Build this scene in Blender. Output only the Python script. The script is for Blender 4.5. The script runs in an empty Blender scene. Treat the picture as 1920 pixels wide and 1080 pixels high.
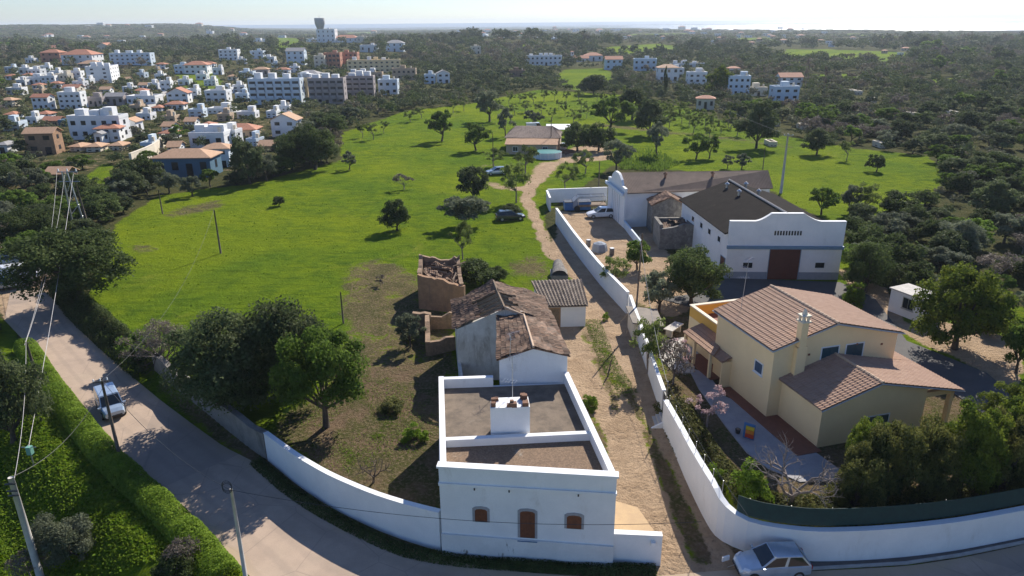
import bpy, math, random
import numpy as np
from mathutils import Vector, Matrix
R_=math.radians
sc=bpy.context.scene
# ------------------------------------------------------------------ camera
F=1340.; PIT=math.atan(498/F); ROL=R_(-0.5); CH=28.
fw=np.array([0,math.cos(PIT),-math.sin(PIT)]); _rt=np.array([1.,0,0]); _up=np.cross(_rt,fw)
RT=math.cos(ROL)*_rt+math.sin(ROL)*_up; UP=-math.sin(ROL)*_rt+math.cos(ROL)*_up
CAM=np.array([0,0,CH])
cd=bpy.data.cameras.new("camera"); cam=bpy.data.objects.new("camera",cd); sc.collection.objects.link(cam)
cam.matrix_world=Matrix(((RT[0],UP[0],-fw[0],0),(RT[1],UP[1],-fw[1],0),(RT[2],UP[2],-fw[2],CH),(0,0,0,1)))
cd.sensor_width=36; cd.lens=36*F/1920; cd.clip_start=.5; cd.clip_end=90000
sc.camera=cam
# ------------------------------------------------------------------ light
SUN_AZ=27.; SUN_EL=37.
w=bpy.data.worlds.new("World"); sc.world=w; w.use_nodes=True
nt=w.node_tree; bg=nt.nodes["Background"]; sky=nt.nodes.new("ShaderNodeTexSky"); sky.sky_type='NISHITA'
sky.sun_disc=False; sky.sun_elevation=R_(SUN_EL); sky.sun_rotation=R_(SUN_AZ); sky.altitude=50; sky.air_density=1.0; sky.dust_density=.25; sky.ozone_density=2.0
tn=nt.nodes.new('ShaderNodeMix'); tn.data_type='RGBA'; tn.blend_type='MULTIPLY'; tn.inputs[0].default_value=1; tn.inputs[7].default_value=(.80,.93,1.22,1); nt.links.new(sky.outputs[0],tn.inputs[6]); nt.links.new(tn.outputs[2],bg.inputs[0]); bg.inputs[1].default_value=.074
sd=bpy.data.lights.new("sun","SUN"); sd.energy=5.0; sd.angle=R_(.5); sd.color=(1,.93,.82)
so=bpy.data.objects.new("sun",sd); sc.collection.objects.link(so)
_d=Vector((math.sin(R_(SUN_AZ))*math.cos(R_(SUN_EL)),math.cos(R_(SUN_AZ))*math.cos(R_(SUN_EL)),math.sin(R_(SUN_EL))))
so.rotation_euler=_d.to_track_quat('Z','Y').to_euler(); so.location=(60,60,80)
sc.view_settings.view_transform='Standard'; sc.view_settings.look='None'; sc.view_settings.exposure=.64; sc.view_settings.gamma=1
try: sc.cycles.max_bounces=6; sc.cycles.transparent_max_bounces=6; sc.cycles.volume_bounces=0
except Exception: pass
rng=np.random.default_rng(7); random.seed(7)
col=sc.collection
# ------------------------------------------------------------------ projection helpers
def ray(px,py): return fw+RT*(px-960)/F-UP*(py-540)/F
def G(px,py,z=0.):
    d=ray(px,py); t=(z-CH)/d[2]; return CAM+d*t
def depth(p): return float((np.asarray(p)-CAM)@fw)
def proj(P):
    v=np.asarray(P)-CAM; z=v@fw
    return 960+F*(v@RT)/z,540-F*(v@UP)/z,z
def onplane(px,py,A,B):
    """ray hits the vertical plane through A,B -> (u metres from A, z)"""
    A=np.array(A[:2]);B=np.array(B[:2]);u=(B-A)/np.linalg.norm(B-A);n=np.array([-u[1],u[0]])
    d=ray(px,py); t=(n@(A-CAM[:2]))/(n@d[:2]); p=CAM+d*t
    return float(u@(p[:2]-A)),float(p[2])
def sm(t): t=np.clip(t,0,1); return t*t*(3-2*t)
def pip(x,y,poly):
    x=np.asarray(x,float);y=np.asarray(y,float);ins=np.zeros(x.shape,bool);n=len(poly)
    for i in range(n):
        x0,y0=poly[i];x1,y1=poly[(i+1)%n]
        if y0==y1: continue
        c=((y0>y)!=(y1>y))&(x<(x1-x0)*(y-y0)/(y1-y0)+x0); ins^=c
    return ins
def pdist(x,y,pl):
    x=np.asarray(x,float);y=np.asarray(y,float);best=np.full(x.shape,1e9)
    for (x0,y0),(x1,y1) in zip(pl[:-1],pl[1:]):
        dx,dy=x1-x0,y1-y0;L=dx*dx+dy*dy+1e-9
        t=np.clip(((x-x0)*dx+(y-y0)*dy)/L,0,1)
        best=np.minimum(best,np.hypot(x-x0-t*dx,y-y0-t*dy))
    return best
def pw(pts,z=0.): return [tuple(G(a,b,z)[:2]) for a,b in pts]
# road edges (ground points read off the place)
R_LOW=pw([(8,600),(60,655),(95,700),(130,745),(170,795),(215,850),(258,888),(300,922),(340,958),(375,988),(410,1022),(440,1052),(478,1090)])
R_UP=pw([(20,545),(70,540),(100,560),(130,600),(180,648),(240,700),(300,750),(360,795),(420,838),(480,868),(540,915),(600,955),(660,988),(740,1018),(830,1048),(900,1062),(1000,1075),(1120,1083),(1240,1080),(1330,1072),(1380,1068),(1512,1072),(1700,1062),(1800,1047),(1920,1022)])
R_UP_end=[(x+6,y+2.6) for x,y in [R_UP[-1]]]
ROADP=R_LOW+[(-8,24.5),(2,21.5),(14,21),(30,24),(42,31.5)]+[R_UP_end[0]]+R_UP[::-1]
RCL=ROADP+[ROADP[0]]
LEFTP=R_LOW[::-1]+[(-75,80),(-90,70),(-90,-40),(-6,-40),(-6,24)]
def hfun(x,y):
    x=np.asarray(x,float);y=np.asarray(y,float)
    h=np.ones(x.shape)
    near=(y<110)&(np.abs(x)<110)
    if near.any():
        xn,yn=x[near],y[near]
        d=pdist(xn,yn,RCL); ins=pip(xn,yn,ROADP)
        hh=1.0*sm((d-np.where(xn>12,2.1,.8))/1.2)
        lane=(xn>4.8)&(xn<13)&(yn<52)
        hh=np.where(lane,sm((yn-31.5)/16)*1.0,hh)
        # the bank right of the lane rises to the garden
        left=pip(xn,yn,LEFTP)
        hh=np.where(left,.15*sm(d/1)-2.6*sm((d-2.6)/5),hh)
        hh=np.where(ins,0,hh)
        low=(yn<22)&(xn>-6)&~ins
        hh=np.where(low,-.3*sm(d/2),hh)
        h[near]=hh
    r=np.hypot(x,y)
    far=sm((r-330)/500)
    und=5*np.sin(x/83+1.3)*np.sin(y/120+.4)+4*np.sin(x/210-y/170)+2.5*np.sin(x/47+y/61)
    az=np.degrees(np.arctan2(x,np.maximum(y,1)))
    h=h+far*(und*np.clip(1.25-r/1900,.22,1)*(1-.6*sm((az+2)/20))-4*sm((az-5)/15))
    h=h+sm((r-1500)/1700)*(1-sm((r-4300)/900))*(sm((-az-17)/7)*27+1)
    h=h-sm((r-1200)/3000)*10*(1-sm((-az-12)/7))
    # shoreline
    rc=6800-2400*sm((az-8)/12)-2300*sm((az-20)/10)+250*np.sin(az*.9)+120*np.sin(az*3.1)
    h=h-12*sm((r-rc)/200)
    # hilltop carrying the water tower
    h=h+12*np.exp(-((x+245)**2+(y-950)**2)/(2*110**2))
    return h
def h1(x,y): return float(hfun(np.array([x]),np.array([y]))[0])
def GG(px,py):
    z=1.
    for _ in range(12):
        p=G(px,py,z); z2=h1(p[0],p[1]); 
        if abs(z2-z)<.01: break
        z=z+.6*(z2-z)
    p=G(px,py,z); return np.array([p[0],p[1],h1(p[0],p[1])])
# ------------------------------------------------------------------ materials
class NT:
    def __init__(s,name):
        s.m=bpy.data.materials.new(name); s.m.use_nodes=True; s.t=s.m.node_tree; s.n=s.t.nodes; s.p=s.n["Principled BSDF"]; s.out=s.n["Material Output"]
    def N(s,t,**k):
        n=s.n.new("ShaderNode"+t)
        for a,b in k.items(): setattr(n,a,b)
        return n
    def L(s,a,b): s.t.links.new(a,b)
    def noise(s,co,scale,det=4,rough=.6,dist=0):
        n=s.N("TexNoise"); n.inputs["Scale"].default_value=scale; n.inputs["Detail"].default_value=det; n.inputs["Roughness"].default_value=rough; n.inputs["Distortion"].default_value=dist
        if co is not None: s.L(co,n.inputs["Vector"])
        return n.outputs["Fac"]
    def mix(s,f,a,b,mode='MIX'):
        n=s.N("Mix"); n.data_type='RGBA'; n.blend_type=mode
        for i,v in ((0,f),(6,a),(7,b)):
            if isinstance(v,(int,float)): n.inputs[i].default_value=v
            elif isinstance(v,tuple): n.inputs[i].default_value=(*v[:3],1)
            else: s.L(v,n.inputs[i])
        return n.outputs[2]
    def ramp(s,f,lo,hi):
        n=s.N("MapRange"); n.interpolation_type='SMOOTHSTEP'; s.L(f,n.inputs[0]); n.inputs[1].default_value=lo; n.inputs[2].default_value=hi; return n.outputs[0]
    def math(s,op,a,b=0.,c=None):
        n=s.N("Math",operation=op)
        for i,v in enumerate((a,b)):
            if isinstance(v,(int,float)): n.inputs[i].default_value=v
            else: s.L(v,n.inputs[i])
        return n.outputs[0]
    def bump(s,h,st,dist):
        b=s.N("Bump"); b.inputs["Strength"].default_value=st; b.inputs["Distance"].default_value=dist; s.L(h,b.inputs["Height"]); s.L(b.outputs[0],s.p.inputs["Normal"])
    def base(s,c):
        if isinstance(c,tuple): s.p.inputs["Base Color"].default_value=(*c[:3],1)
        else: s.L(c,s.p.inputs["Base Color"])
def worldco(t): return t.N("NewGeometry").outputs["Position"]
def surf(name,c1,c2,scale=1.5,rough=.85,bump=.25,bd=.03,stain=None,sfac=(.55,.75),metal=0,fine=14):
    t=NT(name); co=worldco(t)
    n=t.noise(co,scale,6,.65); c=t.mix(t.ramp(n,.3,.7),c1,c2)
    f=t.noise(co,fine,3,.6); c=t.mix(t.ramp(f,.35,.7),c,t.mix(.5,c,c2))
    if stain:
        mp=t.N("Mapping"); mp.inputs["Scale"].default_value=(1,1,.35); t.L(co,mp.inputs[0])
        s=t.noise(mp.outputs[0],.9,8,.72,.4); c=t.mix(t.ramp(s,*sfac),c,stain)
    t.base(c); t.p.inputs["Roughness"].default_value=rough; t.p.inputs["Metallic"].default_value=metal
    if bump: t.bump(f,bump,bd)
    return t.m
def plain(name,c,rough=.5,metal=0,coat=0,spec=.5):
    t=NT(name); co=worldco(t); n=t.noise(co,2.5,4); t.base(t.mix(t.ramp(n,.3,.75),c,tuple(v*.86 for v in c)))
    t.p.inputs["Roughness"].default_value=rough; t.p.inputs["Metallic"].default_value=metal
    t.p.inputs["Coat Weight"].default_value=coat; t.p.inputs["Specular IOR Level"].default_value=spec
    return t.m
def tiles(name,cols,per=.25,row=.38,rough=.85,moss=None,mfac=(.55,.75)):
    """clay tiles: a colour for every single tile, from uv in metres"""
    t=NT(name); uv=t.N("UVMap"); sp=t.N("SeparateXYZ"); t.L(uv.outputs[0],sp.inputs[0])
    cx=t.math('FLOOR',t.math('DIVIDE',sp.outputs[0],per)); cy=t.math('FLOOR',t.math('DIVIDE',sp.outputs[1],row))
    cb=t.N("CombineXYZ"); t.L(cx,cb.inputs[0]); t.L(cy,cb.inputs[1]); wn=t.N("TexWhiteNoise"); t.L(cb.outputs[0],wn.inputs[0])
    rp=t.N("ValToRGB"); e=rp.color_ramp.elements; e[0].color=(*cols[0],1); e[1].color=(*cols[-1],1)
    for i,c in enumerate(cols[1:-1]): x=e.new((i+1)/(len(cols)-1)); x.color=(*c,1)
    t.L(wn.outputs[0],rp.inputs[0]); c=rp.outputs[0]
    co=worldco(t); n=t.noise(co,1.2,6,.7); c=t.mix(t.math('MULTIPLY',t.ramp(n,.4,.75),.45),c,cols[0])
    if moss: m=t.noise(co,2.2,8,.75,.5); c=t.mix(t.ramp(m,*mfac),c,moss)
    t.base(c); t.p.inputs["Roughness"].default_value=rough; t.bump(t.noise(co,25,3),.3,.02)
    return t.m
def leaf(name,c1,c2,trans=.25,var=.25):
    trans=min(.5,trans+.15)
    t=NT(name); co=t.N("TexCoord").outputs["Object"]; oi=t.N("ObjectInfo").outputs["Random"]
    n=t.noise(co,2.2,5,.7); c=t.mix(t.ramp(n,.35,.65),c1,c2)
    hs=t.N("HueSaturation"); t.L(c,hs.inputs["Color"]); 
    v=t.N("MapRange"); t.L(oi,v.inputs[0]); v.inputs[3].default_value=1-var; v.inputs[4].default_value=1+var; t.L(v.outputs[0],hs.inputs["Value"])
    c=hs.outputs[0]; t.base(c); t.p.inputs["Roughness"].default_value=.7; t.p.inputs["Specular IOR Level"].default_value=.10
    tr=t.N("BsdfTranslucent"); t.L(c,tr.inputs[0]); mx=t.N("MixShader"); mx.inputs[0].default_value=trans
    t.L(t.p.outputs[0],mx.inputs[1]); t.L(tr.outputs[0],mx.inputs[2]); t.L(mx.outputs[0],t.out.inputs[0])
    return t.m
def leaf_world(name,cols,trans=.2):
    """foliage of a far wood: each tree its own tone, from an attribute"""
    t=NT(name); a=t.N("Attribute"); a.attribute_name="tone"
    rp=t.N("ValToRGB"); e=rp.color_ramp.elements; e[0].color=(*cols[0],1); e[1].color=(*cols[-1],1)
    for i,c in enumerate(cols[1:-1]): x=e.new((i+1)/(len(cols)-1)); x.color=(*c,1)
    t.L(a.outputs["Fac"],rp.inputs[0]); t.base(rp.outputs[0]); t.p.inputs["Roughness"].default_value=.8; t.p.inputs["Specular IOR Level"].default_value=.06
    tr=t.N("BsdfTranslucent"); t.L(rp.outputs[0],tr.inputs[0]); mx=t.N("MixShader"); mx.inputs[0].default_value=trans
    t.L(t.p.outputs[0],mx.inputs[1]); t.L(tr.outputs[0],mx.inputs[2]); t.L(mx.outputs[0],t.out.inputs[0])
    return t.m
M={}
M['white']=surf('white limewash',(.80,.80,.79),(.70,.71,.71),.6,.8,.15,.01,(.55,.53,.49),(.55,.85))
M['white_old']=surf('weathered limewash',(.68,.67,.63),(.52,.50,.46),.8,.9,.4,.03,(.30,.27,.23),(.52,.75))
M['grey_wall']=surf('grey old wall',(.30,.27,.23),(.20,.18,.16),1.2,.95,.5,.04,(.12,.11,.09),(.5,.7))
M['stone']=surf('rubble stone',(.34,.225,.14),(.19,.13,.085),2.2,.95,.8,.06,(.10,.08,.06),(.52,.7),fine=7)
M['stone_grey']=surf('dark rubble stone',(.26,.24,.21),(.12,.11,.10),2.0,.95,.8,.06,(.40,.38,.34),(.58,.72),fine=6)
M['adobe']=surf('brown earth plaster',(.38,.225,.125),(.25,.15,.088),1.3,.95,.5,.03,(.15,.11,.08),(.52,.75))
M['ochre']=surf('yellow ochre plaster',(.86,.655,.365),(.80,.60,.33),.5,.85,.1,.01,(.55,.43,.25),(.66,.9))
M['ochre_in']=surf('deep ochre plaster',(.75,.42,.08),(.68,.37,.07),.7,.85,.1,.01)
M['cream']=surf('cream plaster',(.72,.64,.50),(.62,.55,.43),.7,.85,.1,.01)
M['salmon']=surf('salmon plaster',(.52,.24,.15),(.42,.19,.12),.5,.85,.1,.01)
M['bluew']=surf('pale blue and shaded white wash',(.60,.68,.74),(.54,.62,.69),.6,.85,.1,.01)  # bluish shade on white far houses put into the colour; also plain pale blue
M['deepblue']=surf('deep blue wash',(.08,.17,.25),(.065,.145,.215),.6,.85,.1,.01)
M['bluetrim']=plain('blue grey paint',(.16,.26,.36),.6)
M['bluegrey']=plain('grey blue plinth paint',(.24,.28,.34),.8)
M['greyblock']=surf('brown grey plaster',(.40,.34,.32),(.32,.28,.27),.6,.85,.1,.01)
M['doorred']=surf('red brown painted metal',(.10,.028,.02),(.08,.022,.016),2,.55,.1,.01)
M['doorbrown']=surf('varnished brown wood',(.20,.065,.025),(.12,.04,.018),5,.5,.3,.01)
M['oldwood']=surf('old grey wood',(.24,.17,.11),(.13,.09,.06),5,.9,.5,.01)
M['pole']=surf('weathered timber pole',(.17,.13,.10),(.09,.07,.055),6,.9,.4,.01)
M['concrete']=surf('pale concrete',(.52,.49,.45),(.38,.36,.33),2,.85,.3,.01,(.22,.20,.18),(.58,.8))
M['metal']=plain('galvanised metal',(.45,.46,.47),.4,.8)
M['dark']=plain('dark void paint',(.02,.022,.026),.4)
M['glass']=plain('window glass',(.012,.018,.024),.10,0,0,.5)
M['shutter']=plain('dark green shutter paint',(.012,.055,.075),.5)
M['blueshut']=plain('dark blue window paint',(.02,.07,.14),.4)
M['tyre']=plain('tyre rubber',(.02,.02,.02),.85)
M['rim']=plain('alloy rim',(.5,.5,.52),.35,.7)
M['silver']=plain('silver blue car paint',(.42,.50,.58),.28,.45,.6)
M['carwhite']=plain('white car paint',(.75,.76,.77),.25,0,.8)
M['carblue']=plain('pale blue car paint',(.36,.45,.55),.25,.3,.8)
M['cardark']=plain('dark green car paint',(.03,.045,.04),.25,.2,.8)
M['lamp']=plain('clear lamp lens',(.75,.76,.78),.12)
M['redlamp']=plain('red lamp lens',(.35,.02,.015),.2)
M['green_net']=surf('dark green shade net',(.010,.045,.040),(.008,.030,.028),3,.8,.3,.01)
M['gravel']=surf('gravel roof deck',(.28,.185,.115),(.12,.08,.052),9,.95,.8,.03,(.33,.29,.24),(.6,.78),fine=22)
M['deck_old']=surf('lichened roof screed',(.21,.16,.115),(.10,.078,.058),1.1,.95,.4,.02,(.34,.31,.27),(.62,.8))
M['brick']=surf('broken clay brick',(.24,.12,.07),(.15,.08,.05),6,.9,.5,.02)
M['tile_old']=tiles('weathered roof tiles',[(.085,.050,.032),(.155,.088,.052),(.24,.135,.08),(.12,.07,.045),(.30,.19,.12)],.24,.40,moss=(.07,.052,.034),mfac=(.5,.68))
M['tile_new']=tiles('clay roof tiles',[(.31,.185,.12),(.37,.23,.155),(.34,.205,.14),(.39,.25,.17)],.24,.38)
M['tile_tan']=tiles('tan roof tiles',[(.44,.27,.16),(.50,.31,.19),(.40,.24,.14)],.3,.4)
M['tile_red']=tiles('orange red roof tiles',[(.40,.165,.095),(.46,.21,.125),(.34,.14,.085)],.3,.4)
M['ridge']=plain('pale ridge tile',(.50,.36,.25),.85)
M['roof_dark']=surf('dark fibre cement sheet',(.034,.029,.026),(.024,.021,.019),.8,1,.3,.02,(.050,.042,.036),(.55,.75))
M['roof_brown']=surf('brown fibre cement sheet',(.20,.145,.115),(.14,.105,.085),.8,.8,.3,.02,(.10,.08,.065),(.55,.75))
M['roof_grey']=surf('grey flat roof',(.36,.35,.34),(.26,.25,.25),.9,.9,.2,.02)
M['sheet_white']=plain('white sheet metal',(.75,.75,.74),.5)
M['terracotta']=surf('terracotta paving',(.22,.08,.045),(.17,.06,.035),3,.8,.2,.01)
M['paving']=surf('grey paving slabs',(.34,.33,.33),(.26,.25,.26),1.2,.85,.2,.01)
M['yardpave']=surf('dark yard concrete',(.085,.080,.078),(.060,.058,.058),.7,.9,.3,.02)
M['bark']=surf('bark',(.10,.075,.055),(.05,.038,.03),4,.95,.6,.03)
M['bark_pale']=surf('pale bark',(.27,.22,.19),(.16,.13,.11),5,.9,.4,.02)
M['poolgreen']=plain('green pool cover',(.03,.20,.18),.4)
M['blueplastic']=plain('blue plastic',(.03,.14,.35),.5)
M['tan_wall']=surf('sandy plaster',(.50,.38,.26),(.42,.31,.21),.8,.9,.2,.02)
M['wire']=plain('pale cable',(.42,.40,.38),.6)
M['wire_dark']=plain('dark cable',(.04,.04,.04),.6)
M['L_carob']=leaf('dark carob leaves',(.050,.076,.022),(.105,.138,.042))
M['L_dark']=leaf('grey dark leaves',(.060,.085,.032),(.125,.150,.065))
M['L_olive']=leaf('olive leaves',(.115,.135,.075),(.18,.20,.13))
M['L_almond']=leaf('light almond leaves',(.11,.15,.035),(.18,.22,.065),.35)
M['L_green']=leaf('fresh green leaves',(.085,.145,.022),(.15,.225,.038),.35)
M['L_pine']=leaf('bright evergreen leaves',(.055,.095,.014),(.20,.24,.030),.25)
M['L_hedge']=leaf('hedge leaves',(.12,.20,.020),(.20,.29,.032),.3)
M['L_shrub']=leaf('glossy shrub leaves',(.035,.050,.016),(.17,.17,.045),.2)
M['L_dry']=leaf('dry twigs',(.13,.105,.085),(.20,.17,.14),.1)
M['L_pink']=leaf('pink blossom',(.50,.33,.34),(.62,.48,.48),.3)
M['L_yellow']=leaf('yellow flowers',(.50,.40,.03),(.36,.36,.04),.3)
M['grassblade']=leaf('grass blades',(.09,.165,.010),(.17,.235,.02),.45)
# ------------------------------------------------------------------ mesh tools
def npmesh(name,V,Fq,mat,smooth=False,attr=None,k=4):
    V=np.asarray(V,np.float32).reshape(-1,3); Fq=np.asarray(Fq,np.int32).reshape(-1,k)
    me=bpy.data.meshes.new(name); me.vertices.add(len(V)); me.vertices.foreach_set("co",V.ravel())
    me.loops.add(Fq.size); me.loops.foreach_set("vertex_index",Fq.ravel())
    me.polygons.add(len(Fq)); me.polygons.foreach_set("loop_start",np.arange(0,Fq.size,k,dtype=np.int32))
    try: me.polygons.foreach_set("loop_total",np.full(len(Fq),k,np.int32))
    except Exception: pass
    if smooth: me.polygons.foreach_set("use_smooth",np.ones(len(Fq),bool))
    if attr is not None:
        a=me.attributes.new("tone",'FLOAT','POINT'); a.data.foreach_set("value",np.asarray(attr,np.float32))
    me.materials.append(mat); me.update(calc_edges=True); return me
def link(name,me,parent=None,loc=None):
    o=bpy.data.objects.new(name,me); col.objects.link(o)
    if parent is not None: o.parent=parent
    if loc is not None: o.location=loc
    return o
def tag(o,label=None,cat=None,group=None,kind=None):
    if label: o['label']=label
    if cat: o['category']=cat
    if group: o['group']=group
    if kind: o['kind']=kind
    return o
def thing(name,label,cat,loc=(0,0,0),rz=0,group=None):
    o=bpy.data.objects.new(name,None); col.objects.link(o); o.empty_display_size=.3; o.location=tuple(float(v) for v in loc); o.rotation_euler=(0,0,rz)
    return tag(o,label,cat,group)
def copy_tree(o,parent=None):
    c=o.copy(); col.objects.link(c); c.parent=parent
    for ch in o.children: copy_tree(ch,c)
    return c
class B:
    def __init__(s): s.v=[];s.f=[];s.uv=[]
    def face(s,pts,uv=None):
        n=len(s.v); s.v+=[tuple(map(float,p)) for p in pts]; s.f.append(list(range(n,n+len(pts)))); s.uv.append(uv or [(p[0],p[1]) for p in pts]); return s
    def box(s,x0,y0,z0,x1,y1,z1):
        a=[(x0,y0),(x1,y0),(x1,y1),(x0,y1)]; return s.prism(a,z0,z1)
    def prism(s,poly,z0,z1,zt=None):
        n=len(poly)
        z0=z0 if isinstance(z0,(list,tuple)) else [z0]*n; z1=z1 if isinstance(z1,(list,tuple)) else [z1]*n
        ar=sum(poly[i][0]*poly[(i+1)%n][1]-poly[(i+1)%n][0]*poly[i][1] for i in range(n))
        if ar<0: poly=poly[::-1]; z0=list(z0)[::-1]; z1=list(z1)[::-1]
        bt=[(p[0],p[1],z) for p,z in zip(poly,z0)]; tp=[(p[0],p[1],z) for p,z in zip(poly,z1)]
        s.face(tp); s.face(bt[::-1])
        for i in range(n): j=(i+1)%n; s.face([bt[i],bt[j],tp[j],tp[i]])
        return s
    def extr(s,A,Bp,uz,th,off=0.):
        """polygon given as (u,z) on the vertical plane A->B, thickness th behind it (away from viewer); off = towards viewer"""
        A=np.array(A[:2],float);Bp=np.array(Bp[:2],float);u=(Bp-A)/np.linalg.norm(Bp-A);n=np.array([u[1],-u[0]])
        fr=[(*(A+u*a+n*off),z) for a,z in uz]; bk=[(*(A+u*a+n*(off-th)),z) for a,z in uz]
        ar=sum(uz[i][0]*uz[(i+1)%len(uz)][1]-uz[(i+1)%len(uz)][0]*uz[i][1] for i in range(len(uz)))
        if ar<0: fr=fr[::-1];bk=bk[::-1]
        s.face(fr); s.face(bk[::-1]); k=len(fr)
        for i in range(k): j=(i+1)%k; s.face([bk[i],bk[j],fr[j],fr[i]])
        return s
    def tube(s,pts,rad,n=6,cap=True):
        pts=[np.array(p,float) for p in pts]; rad=rad if isinstance(rad,(list,tuple)) else [rad]*len(pts)
        rings=[]
        for i,p in enumerate(pts):
            d=(pts[min(i+1,len(pts)-1)]-pts[max(i-1,0)]); d=d/(np.linalg.norm(d)+1e-9)
            a=np.cross(d,[0,0,1.]) if abs(d[2])<.95 else np.cross(d,[1.,0,0]); a/=np.linalg.norm(a); b=np.cross(d,a)
            base=len(s.v)
            for k in range(n): t=2*math.pi*k/n; s.v.append(tuple(p+rad[i]*(math.cos(t)*a+math.sin(t)*b)))
            rings.append(base)
        for r0,r1 in zip(rings[:-1],rings[1:]):
            for k in range(n): j=(k+1)%n; s.f.append([r0+k,r0+j,r1+j,r1+k]); s.uv.append([(0,0)]*4)
        if cap:
            s.f.append([rings[0]+k for k in range(n)]); s.uv.append([(0,0)]*n); s.f.append([rings[-1]+k for k in range(n)][::-1]); s.uv.append([(0,0)]*n)
        return s
    def lathe(s,c,prof,n=16):
        rings=[]
        for r,z in prof:
            rings.append(len(s.v))
            for k in range(n): t=2*math.pi*k/n; s.v.append((c[0]+r*math.cos(t),c[1]+r*math.sin(t),c[2]+z))
        for r0,r1 in zip(rings[:-1],rings[1:]):
            for k in range(n): j=(k+1)%n; s.f.append([r0+k,r0+j,r1+j,r1+k]); s.uv.append([(0,0)]*4)
        s.f.append([rings[0]+k for k in range(n)][::-1]); s.uv.append([(0,0)]*n); s.f.append([rings[-1]+k for k in range(n)]); s.uv.append([(0,0)]*n)
        return s
    def roof(s,e0,e1,r1,r0,per=.24,row=.38,amp=.045,hole=None,sub=4,th=.1,jit=0.):
        """barrel tile slope between eave e0->e1 and ridge r0->r1"""
        e0,e1,r1,r0=[np.array(p,float) for p in (e0,e1,r1,r0)]
        W=max(np.linalg.norm(e1-e0),np.linalg.norm(r1-r0)); Hh=max(np.linalg.norm(r0-e0),np.linalg.norm(r1-e1))
        nn=np.cross(e1-e0,r0-e0); nn/=np.linalg.norm(nn)
        if nn[2]<0: nn=-nn
        nu=max(2,int(W/per))*sub; nv=max(1,int(Hh/row))
        P=lambda a,b:(e0*(1-a)+e1*a)*(1-b)+(r0*(1-a)+r1*a)*b
        base=len(s.v); idx={}
        rr=random.Random(int(W*1000)+int(Hh*77))
        for j in range(nv):
            for half in (0,1):
                b=(j+half)/nv
                for i in range(nu+1):
                    a=i/nu; ph=(i%sub)/sub*2*math.pi
                    hgt=amp*(.5+.5*math.cos(ph))+(.03 if half==0 else 0)
                    sag=jit*(math.sin(a*9+b*5)+.7*math.sin(a*21-b*13)) if jit else 0
                    if jit: hgt+=rr.uniform(-.4,.4)*jit*.4
                    idx[(j,half,i)]=len(s.v); p=P(a,b)+nn*(hgt+sag); s.v.append(tuple(p))
        for j in range(nv):
            for i in range(nu):
                a=(i+.5)/nu;b=(j+.5)/nv
                if hole and hole(a,b): continue
                s.f.append([idx[(j,0,i)],idx[(j,0,i+1)],idx[(j,1,i+1)],idx[(j,1,i)]])
                u0,u1=i*per/sub,(i+1)*per/sub; v0,v1=j*row,(j+1)*row-.001
                s.uv.append([(u0,v0),(u1-.0005,v0),(u1-.0005,v1),(u0,v1)])
                if j+1<nv and not(hole and hole(a,(j+1.5)/nv)):
                    s.f.append([idx[(j,1,i)],idx[(j,1,i+1)],idx[(j+1,0,i+1)],idx[(j+1,0,i)]]); s.uv.append([(u0,v0)]*4)
        if not hole:
            lo=[p-nn*th for p in (e0,e1,r1,r0)]; up=[p-nn*.012 for p in (e0,e1,r1,r0)]
            s.face(lo[::-1]); s.face(up)
            for i in range(4): j=(i+1)%4; s.face([lo[i],lo[j],up[j],up[i]])
        return s
    def build(s,name,mat,parent=None,smooth=False,loc=None):
        me=bpy.data.meshes.new(name); me.from_pydata(s.v,[],s.f); me.materials.append(mat)
        uvl=me.uv_layers.new(name="UVMap"); flat=[]
        for u in s.uv:
            for q in u: flat+=[q[0],q[1]]
        uvl.data.foreach_set("uv",flat)
        if smooth: me.polygons.foreach_set("use_smooth",[True]*len(me.polygons))
        me.update(); return link(name,me,parent,loc)
def struct(o): o['kind']='structure'; return o
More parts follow.
